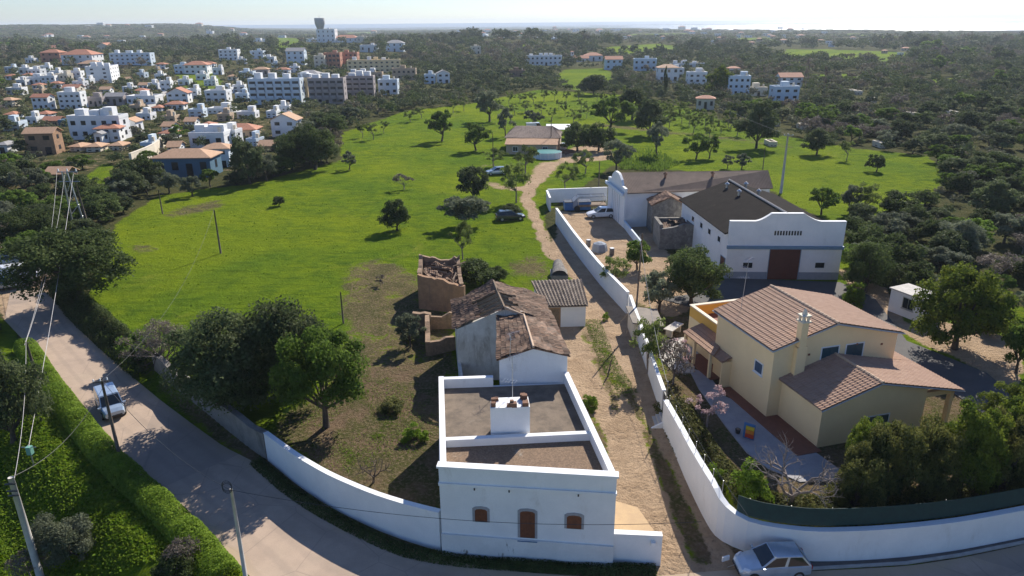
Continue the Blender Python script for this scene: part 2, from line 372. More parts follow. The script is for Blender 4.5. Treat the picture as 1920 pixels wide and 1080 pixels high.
# ------------------------------------------------------------------ ground
rows=[-45.]
while rows[-1]<14: rows.append(rows[-1]+3)
while rows[-1]<9000: rows.append(rows[-1]+.33+max(0,rows[-1]-25)*.0072)
rows=np.array(rows); NX=430
uu=np.linspace(-1,1,NX); half=np.where(rows<30,62,62+(rows-30)*.92)
X=uu[None,:]*half[:,None]; Y=np.repeat(rows[:,None],NX,1); Z=hfun(X.ravel(),Y.ravel()).reshape(X.shape)
PX,PY,_z=proj(np.stack([X,Y,Z],-1)); 
FIELD=[(215,420),(160,560),(290,650),(600,600),(700,560),(800,480),(1035,500),(1020,400),(1150,310),(1400,330),(1490,385),(1580,425),(1690,400),(1760,375),(1765,320),(1740,292),(1600,278),(1390,240),(1300,205),(1165,178),(1010,168),(880,195),(760,208),(640,250),(640,300),(470,345),(300,365)]
DIRT=[ # sandy, bare
 [(1040,560),(1100,590),(1085,700),(1130,860),(1165,1000),(1120,1000),(1060,800),(1030,650)],
 [(1035,480),(1050,400),(1075,430),(1130,500),(1185,570),(1240,740),(1315,945),(1380,1040),(1400,1100),(1240,1090),(1160,1000),(1120,820),(1075,690),(1068,600),(1098,590),(1085,540)],
 [(984,348),(1003,318),(1012,303),(1055,303),(1030,330),(1006,352),(998,372),(1024,430),(1042,490),(1022,482),(994,410),(975,375)],
 [(905,338),(940,348),(985,352),(985,357),(935,355),(902,343)],[(880,318),(905,310),(960,302),(960,305),(905,314),(884,322)],
 [(1065,600),(1100,600),(1140,680),(1185,770),(1230,880),(1330,1075),(1240,1085),(1160,1000),(1120,820),(1075,690)],
 [(1040,395),(1140,400),(1200,420),(1200,500),(1170,540),(1110,480)],
 [(0,480),(60,500),(110,520),(90,560),(20,600),(0,600)],
 [(1570,500),(1660,540),(1700,610),(1900,660),(1920,760),(1850,700),(1720,640),(1600,560)],
 [(1690,610),(1920,700),(1920,640),(1760,600)],
 [(1030,290),(1140,262),(1150,300),(1060,305)],
 [(1140,380),(1210,420),(1320,560),(1260,600),(1180,560),(1120,470)]]
DRY=[ # brown
 [(1075,600),(1085,600),(1150,720),(1175,800),(1160,800),(1130,720)],[(1095,760),(1130,800),(1150,880),(1125,860)],[(1200,800),(1215,800),(1290,960),(1300,1040),(1280,1000)],
 [(640,500),(700,480),(790,505),(790,540),(700,580),(630,590)],[(930,490),(1030,495),(1050,530),(960,520)],
# weeds and bare brown soil
 [(285,690),(400,765),(500,850),(620,950),(830,1035),(1240,1062),(1240,1100),(1000,1095),(830,1065),(600,985),(480,890),(290,725)],
 [(1330,1000),(1380,1015),(1440,1035),(1512,1044),(1920,1000),(1920,1040),(1400,1090),(1330,1060)],
 [(640,560),(690,540),(790,520),(860,600),(870,700),(830,960),(740,950),(580,880),(500,800),(600,720),(640,640)],[(600,830),(700,800),(820,900),(830,960),(740,950)],
 [(0,330),(110,330),(200,400),(160,470),(60,440),(0,430)],
 [(1120,470),(1330,560),(1300,640),(1200,640)],
 [(980,470),(1030,480),(1045,520),(960,520)],
 [(230,455),(300,455),(300,475),(230,475)],[(300,400),(420,372),(430,390),(310,415)],
 [(1220,290),(1310,360),(1290,362),(1215,300)],
 [(1100,228),(1400,258),(1500,275),(1500,283),(1380,266),(1100,236)],
 [(980,178),(1000,178),(990,235),(975,235)],
 [(1200,640),(1330,760),(1400,900),(1380,960),(1300,860),(1200,700)]]
TOWN=[(0,110),(300,100),(640,95),(780,130),(790,165),(570,200),(570,260),(440,330),(290,320),(0,330)]
CLEAR=[[(1180,64),(1290,62),(1300,66),(1190,69)],[(940,84),(1010,82),(1020,88),(950,90)],[(1560,64),(1640,62),(1650,66),(1570,68)],[(1380,72),(1450,70),(1455,75),(1385,77)],[(820,96),(880,92),(890,100),(830,104)],[(640,62),(700,60),(705,64),(645,66)],[(1500,140),(1600,138),(1620,146),(1520,150)],[(1700,150),(1790,146),(1800,156),(1720,160)],[(1640,120),(1700,118),(1710,124),(1650,127)],[(1420,100),(1540,92),(1700,98),(1700,115),(1480,118)],[(1470,92),(1580,95),(1600,112),(1500,116)],[(1140,88),(1230,82),(1290,88),(1260,105),(1120,100)],
 [(510,70),(560,72),(570,90),(520,95)],[(1060,130),(1140,128),(1150,160),(1080,170),(1030,150)],[(195,305),(240,320),(180,345),(150,340)],[(330,138),(400,135),(430,165),(350,170)],
 [(1640,68),(1690,68),(1690,76),(1640,76)],[(1580,560),(1700,600),(1900,660),(1920,740),(1760,690)],[(150,335),(190,320),(250,325),(215,350)],[(1740,300),(1760,330),(1700,330)],[(200,80),(215,95),(190,110)]]
nearm=(Y>15)&(Y<8000)
def mask(polys):
    m=np.zeros(X.shape)
    for p in polys: m=np.maximum(m,(pip(PX.ravel(),PY.ravel(),p).reshape(X.shape)&nearm).astype(float))
    return m
def blur(m,n=1):
    for _ in range(n):
        m=(m+np.roll(m,1,0)+np.roll(m,-1,0)+np.roll(m,1,1)+np.roll(m,-1,1))/5
    return m
m_field=mask([FIELD]+CLEAR); m_dirt=mask(DIRT); m_dry=np.maximum(mask(DRY)*.60,mask([p for p in DRY if p[0] in ((285,690),(1330,1000),(600,830))]+[[(560,790),(640,740),(700,700),(800,690),(830,960),(740,950),(600,880)]])*1.0); 
LEFTG=pip(X.ravel(),Y.ravel(),LEFTP).reshape(X.shape)&(Y<75)
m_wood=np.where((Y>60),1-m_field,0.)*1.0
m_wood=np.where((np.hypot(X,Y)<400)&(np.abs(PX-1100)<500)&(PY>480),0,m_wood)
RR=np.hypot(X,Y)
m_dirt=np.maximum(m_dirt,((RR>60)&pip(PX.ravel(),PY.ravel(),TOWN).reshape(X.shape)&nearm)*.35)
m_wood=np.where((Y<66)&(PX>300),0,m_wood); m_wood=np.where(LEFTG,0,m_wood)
m_dirt=np.where(m_field*(PY<290)>0,m_dirt*1,m_dirt)
GARD=[(1200,600),(1390,570),(1700,700),(1920,760),(1920,980),(1400,960),(1300,820)]
m_garden=mask([GARD])
LDRY=[[(1078,600),(1086,600),(1150,720),(1172,800),(1160,800),(1130,720)],[(1095,760),(1130,800),(1150,880),(1125,860)],[(1195,790),(1218,800),(1300,960),(1340,1060),(1300,1060),(1270,990)],[(1085,560),(1100,590),(1190,740),(1215,790),(1195,790),(1150,700),(1095,600)]]
m_tr=mask([[(262,440),(285,470),(300,500),(320,535),(325,533),(305,498),(290,466),(267,440)],[(312,470),(322,500),(345,525),(349,522),(328,496),(317,468)],[(225,440),(300,398),(420,368),(424,374),(304,404),(230,446)],[(640,470),(760,455),(790,470),(786,476),(758,461),(642,476)]]); m_l=np.maximum(mask(LDRY),m_tr*.62); m_dirt=m_dirt*(1-.9*m_l); m_dry=np.maximum(m_dry,m_l)
m_field,m_wood,m_garden=[blur(q,3) for q in (m_field,m_wood,m_garden)]
m_dirt=np.where((Y>60)&(PX<960)|(Y>130),blur(m_dirt,6),blur(m_dirt,2)); m_dry=np.where(np.abs(PX-1150)<110,blur(m_dry,3),blur(m_dry,9))
nr=len(rows); ii=np.arange((nr-1)*(NX-1)); a=(ii//(NX-1))*NX+ii%(NX-1)
t=NT("grassy ground"); co=worldco(t)
at=t.N("VertexColor"); at.layer_name="mask"; sx=t.N("SeparateColor"); t.L(at.outputs["Color"],sx.inputs[0])
n1=t.noise(co,.045,6,.65); n2=t.noise(co,.5,7,.7,.3); n3=t.noise(co,4,6,.75)
g=t.mix(t.ramp(n1,.35,.65),(.170,.222,.008),(.095,.165,.010)); g=t.mix(t.ramp(n2,.35,.72),g,(.050,.105,.010)); g=t.mix(t.math('MULTIPLY',t.ramp(n3,.4,.75),.6),g,(.17,.225,.016))
mpp=t.N("Mapping"); mpp.inputs["Rotation"].default_value=(0,0,.25); mpp.inputs["Scale"].default_value=(.25,1.6,1); t.L(co,mpp.inputs[0])
st=t.noise(mpp.outputs[0],.9,5,.7,.6); g=t.mix(t.math('MULTIPLY',t.ramp(st,.48,.66),.6),g,(.040,.080,.008))
d=t.mix(t.ramp(n2,.3,.7),(.52,.38,.255),(.38,.27,.175)); d=t.mix(t.ramp(n3,.5,.75),d,(.20,.15,.10))
y=t.mix(t.ramp(n2,.38,.62),(.16,.11,.07),(.075,.080,.025)); y=t.mix(t.ramp(n3,.45,.7),y,(.24,.18,.12))
wd=t.mix(t.ramp(n2,.3,.7),(.045,.055,.022),(.09,.085,.035))  # dark undergrowth colour, also painting the shade in gaps between trees
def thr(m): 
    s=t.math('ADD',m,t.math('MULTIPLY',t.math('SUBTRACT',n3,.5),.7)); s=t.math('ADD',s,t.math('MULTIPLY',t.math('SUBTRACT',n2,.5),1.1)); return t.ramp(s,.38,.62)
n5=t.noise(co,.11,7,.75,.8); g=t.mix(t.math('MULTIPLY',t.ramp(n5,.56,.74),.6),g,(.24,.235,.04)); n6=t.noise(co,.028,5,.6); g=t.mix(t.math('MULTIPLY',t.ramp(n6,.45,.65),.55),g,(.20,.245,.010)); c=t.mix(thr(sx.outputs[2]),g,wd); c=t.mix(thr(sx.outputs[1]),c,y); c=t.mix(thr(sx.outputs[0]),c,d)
t.base(c); t.p.inputs["Roughness"].default_value=1; t.p.inputs["Specular IOR Level"].default_value=.02
t.bump(t.math('ADD',n3,t.math('MULTIPLY',n2,2.)),1.,.30); M['ground']=t.m
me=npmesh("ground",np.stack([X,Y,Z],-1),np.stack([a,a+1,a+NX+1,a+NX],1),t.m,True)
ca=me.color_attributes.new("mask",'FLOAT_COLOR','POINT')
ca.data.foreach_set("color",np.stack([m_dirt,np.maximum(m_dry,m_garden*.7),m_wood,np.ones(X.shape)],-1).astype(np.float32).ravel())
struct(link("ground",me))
# sea, lagoon and sandbars
t=NT("sea water"); co=worldco(t); t.base((.02,.05,.07)); t.p.inputs["Roughness"].default_value=.30; t.p.inputs['Specular IOR Level'].default_value=.35
mpp=t.N("Mapping"); mpp.inputs["Scale"].default_value=(.002,.006,.002); t.L(co,mpp.inputs[0]); t.bump(t.noise(mpp.outputs[0],4,6,.7),.5,20.); SEA=t.m
b=B(); b.face([(-60000,2400,-9.0),(60000,2400,-9.0),(85000,85000,-9.0),(-85000,85000,-9.0)]); struct(b.build("sea",SEA))
b=B()
for x0,x1,yy,ww,s_ in ((-1500,9000,9000,500,1),(2600,9000,6200,130,2),(2900,6000,5000,60,3),(800,5200,7700,120,4)):
    rr=random.Random(s_); n=24; xs=[x0+(x1-x0)*i/n for i in range(n+1)]; y0=[yy-(x-x0)*.12+rr.uniform(-ww,ww)*.4 for x in xs]
    wd_=[ww*(.3+rr.random())*math.sin(math.pi*(i+.3)/(n+.6)) for i in range(n+1)]
    b.prism([(x,q) for x,q in zip(xs,y0)]+[(x,q+h_) for x,q,h_ in list(zip(xs,y0,wd_))[::-1]],-10,-7.6)
struct(b.build("sandbar",surf('sandbar scrub',(.10,.10,.07),(.16,.14,.10),.004,.95,0)))
# ------------------------------------------------------------------ vegetation
def leaves(g,centers,rc,n,size,outward=.55,flat=1.):
    """n leaf quads spread over clumps; returns V,F"""
    C=np.asarray(centers,float); k=g.integers(0,len(C),n); d=g.normal(size=(n,3)); d/=np.linalg.norm(d,axis=1)[:,None]
    d[:,2]=np.where(d[:,2]<-.3,-d[:,2]*.6,d[:,2])
    rad=np.asarray(rc)[k][:,None]; p=C[k]+d*rad*g.uniform(.55,1.08,(n,1))*np.array([1,1,flat])
    nr_=d*outward+g.normal(size=(n,3))*(1-outward)*.9; nr_/=np.linalg.norm(nr_,axis=1)[:,None]
    a=np.cross(nr_,g.normal(size=(n,3))); a/=np.linalg.norm(a,axis=1)[:,None]; b_=np.cross(nr_,a)
    s=size*g.uniform(.6,1.35,(n,1)); a=a*s; b_=b_*s*g.uniform(.45,.9,(n,1))
    V=np.stack([p-a-b_*.3,p+b_*.9-a*.1,p+a+b_*.1,p-b_*.9+a*.2],1).reshape(-1,3); Fq=np.arange(4*n).reshape(-1,4)
    return V,Fq
KIND={ # crown colour, trunk share of height, flatness, clumps, spread of clump radius, density
 'carob':('L_carob',.05,1,70,(.20,.34),1.25),'dark':('L_dark',.05,1,70,(.20,.33),1.2),'olive':('L_olive',.14,1,44,(.18,.30),.85),
 'almond':('L_almond',.22,1,36,(.16,.28),.5),'green':('L_green',.12,1,48,(.18,.30),1.0),'pine':('L_pine',.07,1,80,(.17,.28),1.4),
 'bush':('L_hedge',.0,1,30,(.22,.36),1.),'greybush':('L_olive',.0,1,34,(.22,.36),1.),'shrub':('L_shrub',.0,1,60,(.2,.32),1.3),'pink':('L_pink',.3,1,26,(.10,.2),.16),
 'sparse':('L_dry',.2,1,34,(.2,.32),.30)}
TM={}
def tree_mesh(kind,lod,var):
    key=(kind,lod,var)
    if key in TM: return TM[key]
    mat,tr,_f,nc,(ra,rb),dens=KIND[kind]; g=np.random.default_rng(sum(map(ord,kind))*7+var*31+len(kind))
    # crown: unit radius 1, height 2 (z from 2*tr to 2)
    nc=int(nc*{0:1,1:.8,2:.5,3:.35}[lod]); z0=2*tr; cz=(2+z0)/2; hz=(2-z0)/2
    th=g.uniform(0,2*math.pi,nc); cosz=g.uniform(-.75,1,nc); rr=g.uniform(.35,.80,nc)**.7
    lump=1+.22*np.sin(th*2+var)+.16*np.sin(th*3+var*2.1)
    sx_=np.sqrt(1-cosz**2)
    if kind in ('shrub','bush','greybush'): cosz=g.uniform(0,1,nc); sx_=np.sqrt(1-cosz**2*.9); cz=.12; hz=1.75; rr=g.uniform(.45,.85,nc)
    elif kind in ('carob','dark','pine'): cosz=g.uniform(-.55,1,nc); sx_=np.sqrt(1-cosz**2); cz=.85; hz=1.15
    C=np.stack([rr*sx_*np.cos(th)*lump,rr*sx_*np.sin(th)*lump,cz+rr*hz*cosz],1); rc=g.uniform(ra,rb,nc)
    n=int({0:19000,1:6000,2:1800,3:520}[lod]*dens); sz={0:.030,1:.055,2:.095,3:.16}[lod]*(1.0 if dens>.5 else .85)
    V,Fq=leaves(g,C,rc,n,sz); cr=npmesh("crown_"+kind,V,Fq,M[mat])
    tb=B(); lean=g.normal(0,.06,2); t0=(0,0,-.06); t1=(lean[0]*.6,lean[1]*.6,z0*.6+.12); t2=(lean[0],lean[1],z0+.25)
    r0=.085 if kind not in('almond','pink','sparse') else .06
    if tr>0 or lod<2:
        tb.tube([t0,t1,t2],[r0,r0*.75,r0*.55],7)
        for c in C[:{0:12,1:9,2:6,3:3}[lod]]:
            mid=(np.array(t2)*.5+c*.5)+np.array([0,0,-.06]); st=np.array(t1)*.4+np.array(t2)*.6
            tb.tube([st,mid,c],[r0*.42,r0*.26,r0*.08],4,False)
    tm=None
    if tb.v:
        me=bpy.data.meshes.new("trunk_"+kind); me.from_pydata(tb.v,[],tb.f); me.materials.append(M['bark_pale'] if kind in('almond','pink','sparse') else M['bark']); me.polygons.foreach_set("use_smooth",[True]*len(me.polygons)); me.update(); tm=me
    TM[key]=(cr,tm); return TM[key]
NT_={'carob':'carob_tree','dark':'evergreen_tree','olive':'olive_tree','almond':'almond_tree','green':'leafy_tree','pine':'dense_tree','bush':'bush','greybush':'grey_bush','shrub':'shrub','pink':'blossoming_tree','sparse':'bare_twiggy_tree'}
CATS={'bush':'bush','greybush':'bush','shrub':'bush'}
def tree_at(p,r,h,kind,label,group=None,lod=None,rz=None,cat=None):
    z=max(depth(p),5); pr=r*714/z
    if lod is None: lod=0 if pr>24 else 1 if pr>11 else 2 if pr>5 else 3
    cr,tm=tree_mesh(kind,lod,int(rng.integers(0,4)))
    o=thing(NT_[kind],label,cat or CATS.get(kind,'tree'),(p[0],p[1],p[2]-.05),float(rng.uniform(0,6.28)) if rz is None else rz,group)
    o.scale=(r,r*float(rng.uniform(.92,1.05)),h/2)
    link("crown" if kind not in CATS else "foliage",cr,o)
    if tm: link("trunk" if kind not in CATS else "stem",tm,o)
    return o
def tree(px,py,hpx,wpx,kind,label,group=None,**k):
    p=GG(px,py); z=depth(p); s=F/z
    return tree_at(p,wpx/2/s,hpx/s/.95,kind,label,group,**k)
def branching(g,b_,p,d,L,r,lev,maxlev):
    q=p+d*L; m=(p+q)/2+g.normal(0,.06*L,3); b_.tube([p,m,q],[r,r*.8,r*.6],5,False)
    if lev>=maxlev: return
    for _ in range(3 if lev<2 else 2):
        nd=d*.75+g.normal(0,.55,3); nd[2]+=.12; nd/=np.linalg.norm(nd); branching(g,b_,q,nd,L*g.uniform(.62,.82),r*.58,lev+1,maxlev)
def bare_tree(p,h,label,seed,mat='bark_pale',cat='tree',lev=5,group=None):
    g=np.random.default_rng(seed); o=thing('bare_tree',label,cat,p,0,group); b_=B(); b_.tube([(0,0,-.1),(.05,.02,h*.16)],[h*.035,h*.028],7)
    c=B()
    for k in range(4):
        a=k*1.6+g.uniform(-.3,.3); d=np.array([math.cos(a)*.75,math.sin(a)*.75,.8]); d/=np.linalg.norm(d); branching(g,c,np.array([.05,.02,h*.15]),d,h*.26,h*.022,0,lev)
    b_.build('trunk',M[mat],o,True); c.build('branches',M[mat],o,True); return o
# ------------------------------------------------------------------ road, kerb strip, yard surfaces
def sheet(name,poly,z,mat,kind='structure',th=.35):
    b_=B(); b_.prism(poly,z-th,z); o=b_.build(name,mat); o['kind']=kind; return o
t=NT("sun bleached asphalt"); co=worldco(t); n=t.noise(co,.5,6,.7); n3=t.noise(co,14,4,.8); n2=t.noise(co,.12,5,.6)
c=t.mix(t.ramp(n,.3,.7),(.42,.315,.235),(.345,.26,.195)); c=t.mix(t.math('MULTIPLY',t.ramp(n3,.45,.75),.35),c,(.24,.19,.155)); c=t.mix(t.math('MULTIPLY',t.ramp(n2,.5,.7),.5),c,(.42,.33,.24))
vo=t.N("TexVoronoi"); vo.feature='DISTANCE_TO_EDGE'; vo.inputs["Scale"].default_value=.28; t.L(co,vo.inputs["Vector"]); c=t.mix(t.math('MULTIPLY',t.ramp(vo.outputs["Distance"],.012,.0),.35),c,(.12,.10,.09))
at_=t.N("Attribute"); at_.attribute_name="tone"; ac=at_.outputs["Fac"]
wv=t.N("Math",operation='SINE'); t.L(t.math('MULTIPLY',ac,25.1),wv.inputs[0]); tr_=t.ramp(t.math('ADD',wv.outputs[0],t.math('MULTIPLY',n,1.2)),.7,1.6); c=t.mix(t.math('MULTIPLY',tr_,.22),c,(.20,.16,.13))
ed=t.math('ABSOLUTE',t.math('SUBTRACT',ac,.5)); ed=t.ramp(t.math('ADD',ed,t.math('MULTIPLY',t.math('SUBTRACT',n,.5),.35)),.36,.5); c=t.mix(t.math('MULTIPLY',ed,.75),c,(.40,.30,.19))
vp=t.N("TexVoronoi"); vp.inputs["Scale"].default_value=.13; vp.inputs["Randomness"].default_value=1; t.L(co,vp.inputs["Vector"]); sv=t.N("SeparateColor"); t.L(vp.outputs["Color"],sv.inputs[0]); c=t.mix(t.math('MULTIPLY',t.ramp(sv.outputs[0],.80,.84),.35),c,(.19,.16,.14))
t.base(c); t.p.inputs["Roughness"].default_value=.9; t.bump(n3,.35,.02); M['asphalt']=t.m
def road_mesh():
    """one sheet between the two road edges"""
    def resamp(pl,n):
        pl=np.array(pl); d=np.r_[0,np.cumsum(np.hypot(*np.diff(pl,axis=0).T))]; s_=np.linspace(0,d[-1],n); return np.stack([np.interp(s_,d,pl[:,0]),np.interp(s_,d,pl[:,1])],1)
    lo=resamp(R_LOW+[(-8,24.5),(2,21.8),(14,21.5),(30,24),(44,31)],90); up=resamp(R_UP+R_UP_end,90); K=9
    V=[];Fq=[];TA=[]
    for i in range(90):
        for k in range(K): q=lo[i]*(1-k/(K-1))+up[i]*k/(K-1); V.append((q[0],q[1],.02)); TA.append(k/(K-1))
    for i in range(89):
        for k in range(K-1): a_=i*K+k; Fq.append((a_,a_+K,a_+K+1,a_+1))
    return npmesh("road",V,Fq,M['asphalt'],True,attr=TA)
struct(link("road",road_mesh()))
def strip(name,pl,w_,z0,z1,mat,kind='structure',side=1):
    b_=B()
    P=np.array(pl,float)
    for i in range(len(P)-1):
        def nrm(j):
            d=P[min(j+1,len(P)-1)]-P[max(j-1,0)]; d/=np.linalg.norm(d)+1e-9; return np.array([-d[1],d[0]])*side
        q0=P[i]+nrm(i)*w_; q1=P[i+1]+nrm(i+1)*w_
        b_.prism([tuple(P[i]),tuple(P[i+1]),tuple(q1),tuple(q0)],z0,z1)
    o=b_.build(name,mat); o['kind']=kind; return o
strip("kerb",pw([(1400,1066),(1512,1070),(1700,1059),(1800,1044),(1960,1012)]),.16,-.1,.11,surf('kerb stone',(.42,.40,.38),(.32,.30,.28),2,.9,.2,.01))
sheet("pavement",pw([(1395,1060),(1512,1066),(1700,1055),(1800,1040),(1960,1008)])+pw([(1960,980),(1780,1022),(1600,1040),(1500,1042),(1400,1030)]),.05,surf('dark verge pavement',(.14,.12,.11),(.09,.08,.075),1.4,.95,.4,.02))
sheet("yard_paving",pw([(1235,560),(1300,552),(1365,522),(1575,530),(1640,560),(1700,640),(1850,700),(1920,760),(1920,830),(1820,760),(1640,640),(1560,560),(1400,600),(1290,575)],1.0),1.06,M['yardpave'])
sheet("garden_paving",pw([(1290,690),(1325,700),(1360,745),(1400,760),(1440,800),(1530,850),(1600,900),(1500,905),(1440,880),(1400,850),(1360,800),(1310,730)],1.0),1.07,M['paving'])
sheet("terrace_paving",pw([(1240,640),(1290,632),(1310,660),(1300,700),(1265,700),(1235,670)],1.0),1.08,M['concrete'])
# ------------------------------------------------------------------ walls
def wall(name,label,pl,base,top,th,mat,cat='wall',coping=None):
    """free-standing wall along a ground polyline, its front on the line"""
    o=thing(name,label,cat,(pl[0][0],pl[0][1],0)); P=np.array(pl,float)-np.array(pl[0]); n=len(P)
    base=[base]*n if not isinstance(base,(list,tuple)) else base; top=[top]*n if not isinstance(top,(list,tuple)) else top
    N_=[]
    for j in range(n):
        d=P[min(j+1,n-1)]-P[max(j-1,0)]; d/=np.linalg.norm(d); N_.append(np.array([-d[1],d[0]]))
    b_=B(); c_=B()
    f0=[];f1=[]
    V=[]; 
    for j in range(n):
        p=P[j]; q=P[j]+N_[j]*th; V+=[(p[0],p[1],base[j]),(p[0],p[1],top[j]),(q[0],q[1],top[j]),(q[0],q[1],base[j])]
    Fq=[]
    for j in range(n-1):
        a_=4*j
        for k in range(4): Fq.append([a_+k,a_+4+k,a_+4+(k+1)%4,a_+(k+1)%4][::-1])
    Fq.append([0,1,2,3]); e=4*(n-1); Fq.append([e+3,e+2,e+1,e])
    b_.v=V;b_.f=Fq;b_.uv=[[(0,0)]*4]*len(Fq); b_.build('wall_face',mat,o)
    V=[]
    for j in range(n):
        p=P[j]-N_[j]*.035; q=P[j]+N_[j]*(th+.035); z=top[j]+.003; V+=[(p[0],p[1],z),(p[0],p[1],z+.07),(q[0],q[1],z+.07),(q[0],q[1],z)]
    c_.v=V;c_.f=[list(f) for f in Fq];c_.uv=[[(0,0)]*4]*len(Fq); c_.build('coping',coping or mat,o); return o
def dens(pl,n):
    pl=np.array(pl,float); d=np.r_[0,np.cumsum(np.hypot(*np.diff(pl,axis=0).T))]; s_=np.linspace(0,d[-1],n)
    q=np.stack([np.interp(s_,d,pl[:,0]),np.interp(s_,d,pl[:,1])],1)
    for _ in range(2): q[1:-1]=(q[:-2]+2*q[1:-1]+q[2:])/4
    return [tuple(v) for v in q]
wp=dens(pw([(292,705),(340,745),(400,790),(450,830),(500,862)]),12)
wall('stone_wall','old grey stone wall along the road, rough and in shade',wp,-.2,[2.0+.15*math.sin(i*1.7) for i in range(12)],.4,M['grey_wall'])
wp2=dens(pw([(502,864),(560,912),(620,952),(700,992),(770,1018),(826,1034)]),20)
wall('boundary_wall','curved white wall running from the grey stone wall to the flat roofed white house',wp2,-.2,[2.15+.45*i/19 for i in range(20)],.28,M['white'])
lw=[tuple(G(*p,3.1)[:2]) for p in [(1045,392),(1080,440),(1130,500),(1180,550)]]
wall('lane_wall','tall long white wall between the dirt lane and the warehouse yard',dens(lw[::-1],16),.3,3.2,.25,M['white'])
lw2=[tuple(G(*p,2.9)[:2]) for p in [(1184,554),(1200,600),(1215,640),(1232,690),(1248,733)]]
wall('lane_wall','white lane wall with a dark gate, beside the garden terrace',dens(lw2[::-1],12),.3,2.9,.22,M['white'])
lw3=[tuple(G(*p,2.9)[:2]) for p in [(1252,752),(1280,800),(1300,838),(1330,888),(1358,930)]]
cw=lw3+[tuple(G(*p,0.)[:2]) for p in [(1345,1000),(1375,1022),(1420,1036),(1512,1048),(1613,1045),(1700,1038),(1780,1028),(1850,1015),(1925,1000),(1990,984)]]
cwd=dens(cw[::-1],46)
tp=[2.0+(.9*sm((20-abs(0))/20) if 0 else 0) for _ in cwd]
tp=[float(2.0+.95*sm((q[1]-32.6)/2.2) if q[0]<14.5 else 2.0) for q in cwd]
wall('boundary_wall','white wall curving round the corner below the dark green net and hedge',cwd,-.2,tp,.3,M['white'])
# net fence on top of the curved wall
fp=[q for q in cwd if q[0]>12.3 and q[1]<33.5 or q[0]>16]; fo=thing('net_fence','dark green shade net fence standing on the curved white wall','fence',(0,0,0))
fq=[(x+.0,y+.14) for x,y in fp]; b_=B()
for (x0,y0),(x1,y1) in zip(fq[:-1],fq[1:]): b_.prism([(x0,y0),(x1,y1),(x1,y1+.03),(x0,y0+.03)],2.09,3.2)
b_.build('net',M['green_net'],fo)
for i in range(0,len(fq),3): c_=B(); c_.tube([(fq[i][0],fq[i][1]+.07,2.0),(fq[i][0],fq[i][1]+.07,3.22)],.025,6); c_.build('post',M['dark'],fo)
# wire fence on top of the garden part of the lane wall
wf=thing('wire_fence','thin posts with wires on top of the white lane wall beside the villa garden','fence',(0,0,0)); wq=[]
for i in range(1,16,2):
    q=cwd[-i-1]
    if q[1]>33: c_=B(); c_.tube([(q[0]-.1,q[1],2.9),(q[0]-.1,q[1],3.75)],.022,5); c_.build('post',M['metal'],wf); wq.append((q[0]-.1,q[1]))
for hh in (3.3,3.68): c_=B(); c_.tube([(x,y,hh) for x,y in wq],.008,4); c_.build('fence_wire',M['wire_dark'],wf)
gy=lw2[3]; b_=B(); b_.box(-.04,-.9,0,.06,.1,1.9); tag(b_.build('gate',M['dark'],None,loc=(lw2[-1][0]-.1,lw2[-1][1]-.1,1.0)),'narrow dark garden gate between the two white lane walls','gate')
# steps at the lane wall
so_=thing('garden_steps','pale stone steps climbing from the dirt lane to the gate in the white wall','steps',(G(1232,795,.8)[0],G(1232,795,.8)[1],.55))
b_=B()
for i in range(5): b_.box(-.75+i*.25,-.55,-.3,-.55+i*.25+.1,.75,.12+i*.17)
b_.build('treads',M['concrete'],so_); b_=B(); b_.prism([(-.8,-.72),(.7,-.72),(.7,-.58),(-.8,-.58)],-.3,[.2,1.05,1.05,.2]); b_.build('side_wall',M['white'],so_)
# yard walls behind
yw=[tuple(G(*p,3)[:2]) for p in [(1027,357),(1085,355),(1139,353)]]
wall('yard_wall','white wall closing the far side of the warehouse yard',yw,.4,3.1,.25,M['white'])
yw2=[tuple(G(*p,3)[:2]) for p in [(1027,358),(1033,372)]]
wall('yard_wall','short white wall end at the far left corner of the warehouse yard',yw2[::-1],.4,3.05,.25,M['white'])
gp=[tuple(G(*p,1)[:2]) for p in [(1160,412),(1185,445),(1205,470)]]
wall('garden_wall','thin pale blue low wall beside the ruined stone sheds',gp[::-1],.6,2.0,.15,M['bluew'])
